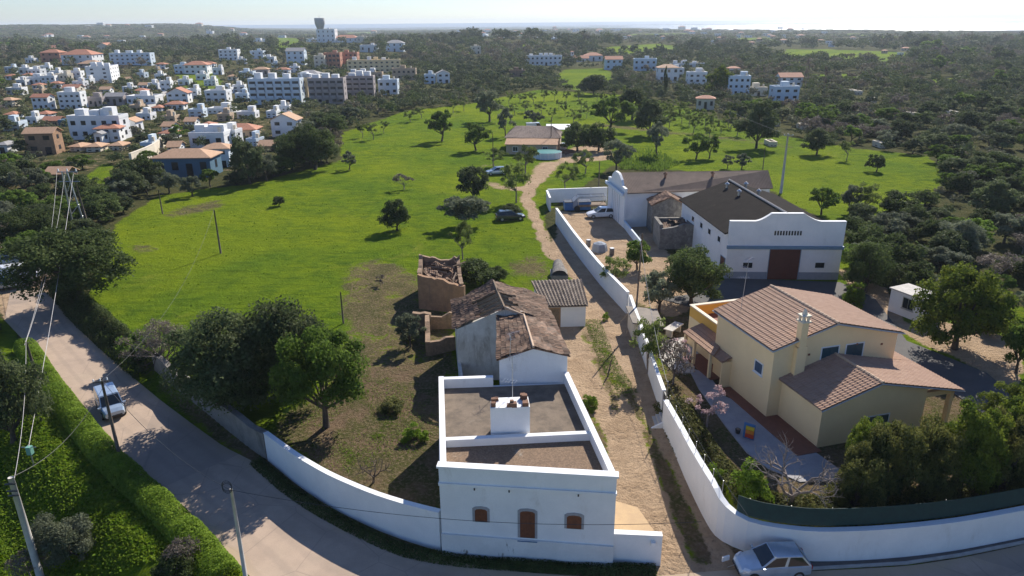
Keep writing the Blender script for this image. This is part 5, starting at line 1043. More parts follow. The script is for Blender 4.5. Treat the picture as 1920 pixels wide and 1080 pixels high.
# ------------------------------------------------------------------ town
HOUSES=[]
def house(px,py,wpx,hpx,label,wall='white',roof='flat',roofm='tile_red',rot=0.,dep=.7,rows_=2,cols=3,name='house',cat='house',chim=False,balc=False,door=True,group=None,para=True,zg=None):
    """house standing where the pixel of its front base centre meets the ground"""
    rot=rot*.35 if px<650 else rot; p=GG(px,py); z=depth(p); s_=F/z; W2_=wpx/s_; H2=hpx/s_/.97; rz=R_(rot)
    W2_=W2_/max(.5,abs(math.cos(rz))+ (dep*abs(math.sin(rz)))); D2=max(4.,min(W2_*dep,16)); HOUSES.append((px,py,wpx,hpx,p[0],p[1],max(W2_,D2)))
    o=thing(name,label,cat,p,rz,group); w2_=W2_/2
    b_=B(); b_.box(-w2_,0,-1.5,w2_,D2,H2); b_.build('wall',M[wall],o)
    if roof=='flat':
        b_=B()
        for q in ((-w2_-.05,-.05,w2_+.05,.25),(-w2_-.05,D2-.25,w2_+.05,D2+.05)): b_.box(q[0],q[1],H2-.1,q[2],q[3],H2+.7)
        for q in ((-w2_-.05,.25,-w2_+.25,D2-.25),(w2_-.25,.25,w2_+.05,D2-.25)): b_.box(q[0],q[1],H2-.1,q[2],q[3],H2+.7)
        b_.build('parapet',M[wall],o); b_=B(); b_.box(-w2_+.2,.2,H2-.02,w2_-.2,D2-.2,H2+.06); b_.build('roof',M['roof_grey'],o)
    elif roof=='hip':
        ov_=.4; rh=min(W2_,D2)*.22; ins=min(W2_,D2)/2*.95; bz_=H2+.02
        e=[(-w2_-ov_,-ov_,bz_),(w2_+ov_,-ov_,bz_),(w2_+ov_,D2+ov_,bz_),(-w2_-ov_,D2+ov_,bz_)]
        if W2_>=D2: r0=(-w2_+ins,D2/2,bz_+rh); r1=(w2_-ins,D2/2,bz_+rh)
        else: r0=(0,ins,bz_+rh); r1=(0,D2-ins,bz_+rh)
        b_=B()
        if W2_>=D2:
            for q in ([e[0],e[1],r1,r0],[e[2],e[3],r0,r1],[e[3],e[0],r0],[e[1],e[2],r1]): b_.face(q)
        else:
            for q in ([e[1],e[2],r1,r0],[e[3],e[0],r0,r1],[e[0],e[1],r0],[e[2],e[3],r1]): b_.face(q)
        lo=[(x,y,bz_-.15) for x,y,_ in e]; b_.face(lo[::-1])
        for k in range(4): j=(k+1)%4; b_.face([lo[k],lo[j],e[j],e[k]])
        b_.build('roof',M[roofm],o)
    else: # gable, ridge front to back ('gable') or left to right ('gableside')
        rh=(W2_ if roof=='gable' else D2)*.24; bz_=H2; b_=B(); ov_=.35; tk=.14
        if roof=='gable':
            for sg in (-1,1): b_.prism([(0,-ov_),(sg*(w2_+ov_),-ov_),(sg*(w2_+ov_),D2+ov_),(0,D2+ov_)],[bz_+rh,bz_-.1,bz_-.1,bz_+rh],[bz_+rh+tk,bz_-.1+tk,bz_-.1+tk,bz_+rh+tk])
            g=B(); 
            for y in (.002,D2-.202): g.extr((-w2_,y),(w2_,y),[(0,H2),(W2_,H2),(w2_,H2+rh)],.2)
        else:
            for y0,y1 in ((-ov_,D2/2),(D2+ov_,D2/2)): b_.prism([(-w2_-ov_,y0),(w2_+ov_,y0),(w2_+ov_,y1),(-w2_-ov_,y1)],[bz_-.1,bz_-.1,bz_+rh,bz_+rh],[bz_-.1+tk,bz_-.1+tk,bz_+rh+tk,bz_+rh+tk])
            g=B(); 
            for x in (-w2_+.202,w2_-.002): g.extr((x,0),(x,D2),[(0,H2),(D2,H2),(D2/2,H2+rh)],.2) if x>0 else g.extr((x-.2,D2),(x-.2,0),[(0,H2),(D2,H2),(D2/2,H2+rh)],.2)
        b_.build('roof',M[roofm],o); g.build('gable',M[wall],o)
    if roof=='flat' and wpx>14 and rows_<4:
        hr=random.Random(int(px*7+py)); u0=hr.uniform(-w2_*.6,w2_*.2); b_=B(); b_.box(u0,D2*.45,H2,u0+min(2.6,W2_*.35),D2*.45+2.2,H2+2.1); b_.build('roof_hut',M[wall],o)
        b_=B(); b_.box(w2_*.55,D2*.3,H2,w2_*.55+.6,D2*.3+.6,H2+1.7); b_.build('chimney',M['cream'],o)
    if roof=='flat' and (rows_>=4 or wpx>60):
        hr=random.Random(int(px)); 
        for q_ in range(3): u0=-w2_*.8+q_*w2_*.55; b_=B(); b_.box(u0,D2*.35,H2,u0+2.4,D2*.35+2.4,H2+hr.uniform(1.6,2.6)); b_.build('roof_hut',M['white'],o)
    if chim: b_=B(); b_.box(w2_*.3,D2*.5,H2,w2_*.3+.7,D2*.5+.7,H2+2.); b_.build('chimney',M['white'],o)
    fh_=H2/rows_
    for r in range(rows_):
        for c in range(cols):
            u=W2_*(c+.5)/cols; ww=min(1.3,W2_/cols*.45)
            if balc and r>0:
                q=B(); q.extr((-w2_,0),(w2_,0),[(u-W2_/cols*.36,r*fh_+.35),(u+W2_/cols*.36,r*fh_+.35),(u+W2_/cols*.36,r*fh_+fh_*.86),(u-W2_/cols*.36,r*fh_+fh_*.86)],.04,.02); q.build('balcony_opening',M['dark'],o)
                q=B(); q.extr((-w2_,0),(w2_,0),[(u-W2_/cols*.4,r*fh_+.05),(u+W2_/cols*.4,r*fh_+.05),(u+W2_/cols*.4,r*fh_+1.0),(u-W2_/cols*.4,r*fh_+1.0)],.1,1.1); q.build('balcony',M[wall],o)
            else:
                q=B(); z0=r*fh_+fh_*.38; hh_=fh_*.40
                if r==0 and door and c==cols//2: z0=.02;hh_=fh_*.7
                q.extr((-w2_,0),(w2_,0),[(u-ww/2,z0),(u+ww/2,z0),(u+ww/2,z0+hh_),(u-ww/2,z0+hh_)],.04,.03); q.build('door' if (r==0 and door and c==cols//2) else 'window',M['glass'] if (r+c)%3 else M['dark'],o)
        if True:
            rot=abs(rot)+1 if px<960 else -1-abs(rot); nn_=max(1,int(D2/4))
            for c in range(nn_):
                q=B(); y=D2*(c+.5)/nn_
                A2,B2=((w2_,0),(w2_,D2)) if rot>0 else ((-w2_,D2),(-w2_,0))
                q.extr(A2,B2,[(y-.5,r*fh_+fh_*.38),(y+.5,r*fh_+fh_*.38),(y+.5,r*fh_+fh_*.78),(y-.5,r*fh_+fh_*.78)],.04,.03); q.build('window',M['dark'],o)
    return o
H=house
H(188,156,55,27,'big white four storey hotel, its blank shaded side towards the camera',rot=38,dep=1.5,rows_=4,cols=2,roofm='tile_tan',name='apartment_building',cat='building',door=False)
H(246,122,76,19,'long pale blue block with small windows behind the white hotel',wall='bluew',rows_=3,cols=8,dep=.25,name='apartment_building',cat='building',door=False)
H(146,122,58,18,'white house with wide orange hip roof and two wings',roof='hip',rows_=2,cols=4,chim=True)
H(96,116,36,16,'salmon pink house with hip roof at the edge of the brown wood',wall='salmon',roof='hip',rows_=2,cols=3)
H(94,98,32,7,'salmon upper house just behind the salmon pink hip roofed house',wall='salmon',roof='hip',rows_=1,cols=2)
H(194,97,22,10,'small church with pale front left of the long distant wall',wall='cream',roof='gable',rows_=1,cols=1,dep=1.6,name='church',cat='church')
H(166,127,38,7,'low house with broad tan hip roof in front of the orange roofed house',wall='greyblock',roof='hip',roofm='tile_tan',rows_=1,cols=3)
k=0
for (x,y,w_,h,r,lab) in ((47,141,22,11,20,'white box house at the left end of the dense white cluster'),(66,146,26,13,-15,'white house with stepped terraces in the dense white cluster'),(86,138,18,12,15,'slim white house at the back of the dense white cluster'),(60,158,30,10,10,'low white house below the dense white cluster'),
   (92,160,26,14,25,'white two storey house in the middle of the village slope'),(118,158,26,16,-20,'cream tinted house on the village slope beside the white one'),(105,148,16,12,0,'small white house tucked behind the village slope houses'),(140,150,26,13,15,'white house right of the village slope, below the hotel terrace'),
   (28,178,30,10,12,'low white house left of the orange roofed one near the dark wood'),(181,152,14,9,0,'tiny white house with red roof at the foot of the hotel'),(160,160,22,9,-10,'low pale house between the slope and the hotel')):
    H(x,y,w_,h,lab,wall='cream' if 'cream' in lab else 'white',rot=r,rows_=2 if h>11 else 1,cols=2+(w_>24),roof='hip' if 'red roof' in lab else 'flat')
H(134,204,42,26,'large white three storey house with roof terrace and dark openings',rot=12,rows_=3,cols=4,dep=.6)
H(133,172,30,7,'set back upper storey with terracotta roof above the large white house',wall='cream',roof='gableside',roofm='tile_red',rows_=1,cols=3)
H(78,206,32,22,'white house with orange tile roof and three dark upper windows',roof='gableside',rot=-8,rows_=2,cols=3)
H(176,200,34,13,'brownish terraced row left of the white street bend',wall='greyblock',rows_=1,cols=4)
H(216,198,34,16,'dull violet brown house in the middle of the terraced row',wall='greyblock',roof='gableside',roofm='roof_grey',rows_=1,cols=3)
H(266,197,54,13,'long white house with flat grey roof beside the street bend',rot=8,rows_=1,cols=5,roofm='roof_grey')
H(312,172,20,16,'white corner house at the top of the pale street',rot=20,rows_=2,cols=2)
H(334,194,40,18,'white gabled houses with reddish roofs right of the street',roof='gable',rot=15,rows_=2,cols=3)
H(361,185,20,14,'small white cube house between the gabled houses and the pink wall',rows_=2,cols=2)
H(328,206,34,10,'white house with low red hip roof at the lower end of the street',roof='hip',rot=10,rows_=1,cols=3)
H(406,192,40,18,'white flat house with a raised corner tower beside the green slope',rows_=2,cols=3)
H(424,176,18,8,'raised white corner tower of the house beside the green slope',rows_=1,cols=1,door=False)
H(518,196,96,42,'huge white apartment house coloured in bluish shade with terraces facing the camera',wall='bluew',rows_=4,cols=6,dep=.3,balc=True,name='apartment_building',cat='building')
H(614,195,66,42,'brown grey apartment house with yellow sunlit end wall',wall='greyblock',rows_=4,cols=5,dep=.4,balc=True,name='apartment_building',cat='building',rot=0)
H(572,192,18,40,'narrow end block coloured as the sunlit yellow end of the brown grey apartment house',wall='ochre',rows_=4,cols=1,dep=1.,rot=-20,name='apartment_building',cat='building',door=False)  # sunlit face of the brown grey house put in as ochre colour
H(676,182,52,34,'grey mauve apartment house with white striped balconies',wall='greyblock',rows_=4,cols=4,dep=.4,balc=True,name='apartment_building',cat='building')
H(728,178,36,24,'pale turquoise white house with flat roof at the end of the apartment row',wall='bluew',rows_=2,cols=3)
H(368,139,44,16,'white building with bright orange red hip roof left of the main street',roof='hip',rot=12,rows_=2,cols=4)
H(340,138,26,13,'pale blue white house left of the orange red hip roof',wall='bluew',rows_=2,cols=3,rot=-10)
H(429,113,36,17,'white three storey block at the top of the main street',rot=15,rows_=3,cols=4)
H(482,110,24,12,'pale stepped house above the grey hip roof',wall='bluew',rows_=2,cols=2)
H(452,120,16,7,'small white house at the upper bend of the main street',rows_=1,cols=2)
H(555,122,34,24,'tall white house coloured in bluish shade with shallow gable roof',wall='bluew',roof='gableside',roofm='roof_grey',rows_=3,cols=3,rot=5)
H(600,128,20,20,'cream three storey house left of the salmon complex',wall='cream',rows_=3,cols=2)
H(624,127,30,24,'salmon apartment block with dark windows in the left of the salmon complex',wall='salmon',rows_=3,cols=4,balc=True,name='apartment_building',cat='building')
H(655,124,32,22,'deeper red salmon block on the right of the salmon complex',wall='salmon',rows_=3,cols=4,name='apartment_building',cat='building')
H(490,144,28,13,'grey brown hip roofed house above the huge apartment house',wall='greyblock',roof='hip',roofm='tile_tan',rows_=1,cols=3,rot=15)
H(462,146,26,9,'pale blue low house left of the grey brown hip roof',wall='bluew',rows_=1,cols=3)
H(578,152,40,13,'pale grey hip roofed house behind the sunlit ochre end block',roof='hip',roofm='roof_grey',rows_=1,cols=3,rot=-12)
H(702,136,100,20,'long sandy yellow terraced holiday block with dark loggias',wall='ochre',rows_=3,cols=10,dep=.2,roofm='tile_tan',rot=8,name='apartment_building',cat='building',door=False)
H(684,152,66,13,'lower sandy block in front of the long yellow holiday block',wall='tan_wall',rows_=2,cols=7,dep=.25,name='apartment_building',cat='building',door=False)
H(758,150,44,18,'sandy orange terraced block at the right end of the yellow complex',wall='tan_wall',rows_=2,cols=5,dep=.3,name='apartment_building',cat='building')
H(692,98,34,11,'white house half hidden by dark trees above the yellow complex',rows_=1,cols=3)
H(740,97,34,15,'pale house with rounded upper floor right of the half hidden white one',wall='bluew',roof='hip',roofm='roof_grey',rows_=2,cols=3)
H(806,157,20,14,'pale green white villa among the trees right of the yellow complex',wall='bluew',rows_=2,cols=2)
H(832,156,26,17,'white gabled villa right beside the pale green white one',roof='gable',roofm='roof_grey',rows_=2,cols=2,rot=10)
H(648,80,46,8,'low building with long orange red roof right of the water tower',roof='hip',rows_=1,cols=5)
H(612,80,34,22,'white church like block at the foot of the water tower',rows_=3,cols=4,name='church',cat='church')
H(586,80,24,6,'low pale building left of the water tower foot',rows_=1,cols=3)
H(678,80,18,9,'small cream house right of the orange red roof by the water tower',wall='cream',rows_=1,cols=2)
H(482,80,14,7,'tiny bright white house far away left of the water tower',rows_=1,cols=2)
H(498,79,12,5,'tinier white house right beside the tiny bright one',rows_=1,cols=1)
H(393,64,12,4,'tiny pale house on the distant wooded plain, far left of the tower',rows_=1,cols=1)
H(182,262,98,38,'long white house with grey flat roof behind the orange hip roof',rot=-3,rows_=2,cols=5,dep=.35,roofm='roof_grey')
H(204,266,46,24,'white house with bright orange hip roof and brown ground floor',roof='hip',rot=25,rows_=2,cols=3)
H(245,254,26,24,'pinkish roofed white house at the right end of the long white house',roof='gable',roofm='tile_tan',rows_=1,cols=2)
H(186,270,14,18,'small bright white lean-to left of the brown ground floor',roof='gable',roofm='roof_grey',rows_=1,cols=1)
H(80,290,54,38,'derelict brown fronted house with white sunlit side',wall='adobe',roof='gableside',roofm='tile_tan',rot=18,rows_=2,cols=2)
H(96,236,30,9,'low orange roofed outbuilding near the blue shed',wall='tan_wall',roof='gableside',roofm='tile_red',rows_=1,cols=2)
H(117,238,12,8,'small deep blue shed beside the orange roofed outbuilding',wall='deepblue',rows_=1,cols=1,name='shed',cat='shed')
H(6,288,20,16,'pale grey house cut by the left photo edge',roof='hip',roofm='roof_grey',rows_=1,cols=1)
H(106,340,38,13,'reddish lean-to roof half buried in the left trees',wall='stone',roof='gableside',roofm='tile_tan',rows_=1,cols=1)
H(345,333,106,36,'deep blue walled villa with tan hip roof at the field edge',wall='deepblue',roof='hip',roofm='tile_tan',rows_=1,cols=4,dep=.55,rot=3)
H(408,314,50,34,'white sided right wing of the deep blue villa under tan hip roof',wall='bluew',roof='hip',roofm='tile_tan',rows_=2,cols=2,rot=15)
H(390,277,66,22,'white flat roofed block with a dark solar heater behind the tan roofs',rows_=1,cols=3,rot=6)
H(428,270,34,20,'taller white cube at the right end of the white flat roofed block',rows_=2,cols=2,rot=-14)
H(450,262,62,18,'cluster of low houses with orange tile roofs behind the white cube',wall='tan_wall',roof='hip',roofm='tile_red',rows_=1,cols=4,rot=8)
H(512,283,52,9,'long low hut with flat terracotta roof between the dark trees',wall='tan_wall',roof='gableside',roofm='tile_tan',rows_=1,cols=3,dep=.3)
H(534,257,50,30,'white gabled house with pale orange roof at the corner of the field',roof='gable',roofm='tile_tan',rot=-12,rows_=2,cols=2)
H(412,213,44,6,'low white row half hidden behind the orange roof cluster',rows_=1,cols=5)
H(462,222,34,8,'low white house with pale terrace left of the field corner house',rows_=1,cols=3)
H(1020,123,68,16,'long white house with several wings in the trees beyond the meadow',rows_=2,cols=8,dep=.2,rot=3)
H(1090,116,28,6,'low house with long faded red roof beside the little white spire',roof='gableside',rows_=1,cols=4)
H(1113,115,34,10,'pale house with reddish hip roof right of the faded red roof',roof='hip',rows_=1,cols=3)
H(1073,113,5,15,'slim white chapel spire beyond the meadow',roof='hip',rows_=2,cols=1,dep=1,name='chapel_tower',cat='tower')
H(1151,131,32,18,'white house coloured in bluish shade with orange red gable roof and two upper windows',wall='bluew',roof='gableside',rows_=2,cols=3)
H(1209,133,46,19,'wide pale white house with stepped terraces and dark arches',wall='bluew',rot=-8,rows_=2,cols=4)
H(1253,155,38,26,'white house with tan roof partly behind the tall dark cypress',roof='hip',roofm='tile_tan',rows_=2,cols=3)
H(1270,145,24,14,'lilac white flat house right of the cypress',rows_=2,cols=2)
H(1290,126,66,5,'long low whitewashed terrace wall house behind the lilac white one',rows_=1,cols=6,dep=.2)
H(1307,166,34,26,'white stepped villa left of the big round bright tree',rows_=3,cols=3)
H(1384,180,44,32,'white villa coloured in bluish shade stepping down the slope right of the round tree',wall='bluew',rows_=3,cols=4,rot=-10)
H(1376,143,22,14,'small white house with orange roof at the top of the stepped villa',roof='hip',rows_=1,cols=2)
H(1422,180,32,12,'low walled terrace house between the two pale villas',wall='cream',rows_=1,cols=3)
H(1483,162,42,16,'white house with orange tile roofs left of the tall bare pines',roof='gableside',rows_=2,cols=3)
H(1474,189,46,22,'wide pale house with flat cream roof below the orange tiled one',wall='bluew',rows_=2,cols=3)
H(1322,206,36,20,'cream house with pink red hip roof at the end of the orchard',wall='cream',roof='hip',roofm='tile_red',rot=-12,rows_=1,cols=3)
H(893,101,20,12,'small cream tower house with flat roof among the dark trees',wall='cream',rot=12,rows_=2,cols=2)
H(970,144,30,9,'ruined brown stone barn at the edge of the far meadow',wall='stone',roof='flat',rows_=1,cols=2,name='barn',cat='barn')
for (x,y,w_,h,r,lab) in ((52,150,20,9,-20,'white house squeezed in the left of the dense cluster'),(74,158,18,10,12,'white cube just below the stepped terrace house'),(104,166,20,9,0,'low white house under the village slope'),(148,168,22,12,-14,'white house with bright side below the slope'),
   (126,152,14,9,18,'little white cube between slope and hotel'),(70,168,18,8,-8,'low white shed like house at the lower cluster edge'),(40,160,16,7,0,'tiny white house at the lower left of the cluster'),(240,175,20,9,-10,'low white house in trees right of the hotel'),(300,152,18,10,16,'white house on the left of the pale street'),
   (288,168,20,9,-12,'low white house on the bend of the pale street'),(392,130,22,10,10,'white house right of the orange red roof'),(378,150,20,8,0,'low brownish white house below the orange red roof'),(408,140,18,10,12,'white house at the middle of the main street'),(505,118,20,9,0,'low white house left of the tall gable house'),
   (345,160,22,8,-8,'low pale house in the green slope'),(20,150,18,7,0,'pale house at the far left by the dark wood'),(530,140,24,9,6,'pale house just above the huge apartment house'),(270,225,26,8,0,'low white house below the long grey roofed house'),(60,232,20,8,0,'pale low house above the derelict brown one'),(20,222,22,7,6,'white low roof in the left trees')):
    H(x,y,w_,h,lab,wall='white',rot=r,rows_=2 if h>11 else 1,cols=2+(w_>24),roof=['flat','flat','hip','flat'][(x+y)%4])
# greenhouses
for (x,y,w_,lab) in ((1022,77,84,'very long bright white greenhouse on the distant plain'),(945,73,36,'shorter white greenhouse left of the very long one'),(908,71,14,'small white greenhouse at the left end of the white strip')):
    p=GG(x,y); s_=F/depth(p); o=thing('greenhouse',lab,'greenhouse',p); b_=B(); W2_=w_/s_; 
    b_.extr((-W2_/2,0),(W2_/2,0),[(0,0),(W2_,0),(W2_,5),(0,5)],30); b_.build('wall',M['sheet_white'],o)
    b_=B(); n=int(W2_/8)
    for k in range(n): x0=-W2_/2+W2_*k/n; b_.extr((x0,0),(x0+W2_/n,0),[(0,5.01),(W2_/n-.2,5.01),(W2_/n*.75,6.6),(W2_/n*.5,7.3),(W2_/n*.25,6.6)],30)
    b_.build('roof',M['sheet_white'],o)
# water tower
pt=GG(603,80); s_=F/depth(pt); HT=43/s_; RTw=9.2/s_; wt=thing('water_tower','grey concrete water tower with flared tank, standing above the town on the horizon','tower',pt)
b_=B(); b_.lathe((0,0,-2),[(RTw*.42,0),(RTw*.40,HT*.46)],14); b_.build('stem',M['concrete'],wt,True)
for k in range(8): t_=k*math.pi/4; b_=B(); b_.tube([(RTw*.62*math.cos(t_),RTw*.62*math.sin(t_),-2),(RTw*.6*math.cos(t_),RTw*.6*math.sin(t_),HT*.60)],RTw*.09,5); b_.build('column',M['concrete'],wt)
b_=B(); b_.lathe((0,0,HT*.55),[(RTw*.55,0),(RTw*.66,.02*HT),(RTw*1.0,HT*.22),(RTw*1.02,HT*.43),(RTw*.9,HT*.45)],20); b_.build('tank',surf('tower concrete',(.40,.40,.38),(.30,.30,.29),.05,.9,0),wt,True)
b_=B(); b_.tube([(0,0,HT*.99),(0,0,HT*1.1)],.25,5); b_.build('antenna',M['metal'],wt)
# village street and walls near it
sheet("street",[tuple(GG(*p)[:2]) for p in [(262,212),(285,205),(300,190),(318,170),(335,152),(327,152),(305,172),(288,192),(262,204)]],1.0+h1(*GG(300,190)[:2])-.6,M['concrete'],th=3.)
wlp=[tuple(GG(*p)[:2]) for p in [(250,312),(275,302),(300,290),(312,272)]]
wall('retaining_wall','sunlit pale retaining wall with lamp posts left of the blue villa',dens(wlp,8),.0,3.6,.5,M['cream'])
# distant scattered houses
pts=[(190,60),(205,62),(222,59),(240,61),(150,72),(160,74),(280,62),(300,70),(745,88),(700,62),(860,60),(905,66),(1000,58),(1040,57),(1080,60),(1120,62),(1160,58),(1200,61),(1230,70),(1290,62),(1320,66),(1350,75),(1385,72),(1410,84),(1440,66),(1470,80),(1495,72),(1540,78),(1555,82),(1600,74),(1630,80),(1660,100),(1690,104),(1700,96),(1560,88),(1425,78),(1335,82),(1180,72),(1250,60),(1450,74)]
FARH=[]
for i,(x,y) in enumerate(pts):
    FARH.append((x,y,'tiny pale house'));FARH[-1]+=(H(x,y+rng.uniform(-1,1),float(rng.uniform(6,13)),float(rng.uniform(3,5.5)),'tiny pale house scattered on the distant wooded plain',wall=['white','cream','white','tan_wall'][i%4],roof=['flat','hip'][i%2],rows_=1,cols=2,door=False,group='tiny far houses on the plain'),)
vr=np.random.default_rng(77); nv_=0
for _ in range(900):
    x=float(vr.uniform(8,565)); y=float(vr.uniform(112,290)); w_=float(vr.uniform(12,20)*(1+(y-120)/200)); h_=w_*float(vr.uniform(.32,.5))
    if nv_>=36 or not bool(pip(np.array([x]),np.array([y]),TOWN)[0]): continue
    if x<150 and y>210 and vr.random()<.6: continue
    if any(abs(x-q[0])<(w_+q[2])*.53 and abs((y-h_/2)-(q[1]-q[3]/2))<(h_+q[3])*.62 for q in HOUSES): continue
    k_=int(vr.integers(0,6)); nm_=['flat white house','orange roofed white house','tan roofed cream house','gabled white house','flat pale house','flat brownish house'][k_]
    FARH.append((x,y,nm_,H(x,y,w_,h_,nm_,wall=['white','white','cream','white','bluew','tan_wall'][k_],roof=['flat','hip','hip','gableside','flat','flat'][k_],roofm=['roof_grey','tile_red','tile_tan','tile_tan','roof_grey','roof_grey'][k_],rot=float(vr.uniform(-30,30)),rows_=1 if h_<8 else 2,cols=int(vr.integers(2,4)),group='small village houses'))); nv_+=1
for i in range(46):
    x=float(rng.uniform(900,1560) if i<34 else rng.uniform(40,560)); y=float(rng.uniform(54,74))
    FARH.append((x,y,'tiny pale house',H(x,y,float(rng.uniform(6,14)),float(rng.uniform(2.5,4.5)),'tiny pale house',wall=['white','cream','white','white'][i%4],roof=['flat','hip'][i%2],rows_=1,cols=2,door=False,group='tiny far houses on the plain')))
for i,(x,y) in enumerate([(1600,176),(1612,178),(1640,192),(1715,220),(1790,218),(1508,243),(1456,237),(1655,278),(1450,275)]):
    FARH.append((x,y,'low pale shed',H(x,y,float(rng.uniform(8,13)),float(rng.uniform(3,4.5)),'low pale shed',wall='cream',rows_=1,cols=2,door=False,group='sheds half hidden in the right hand woods',name='shed',cat='shed')))
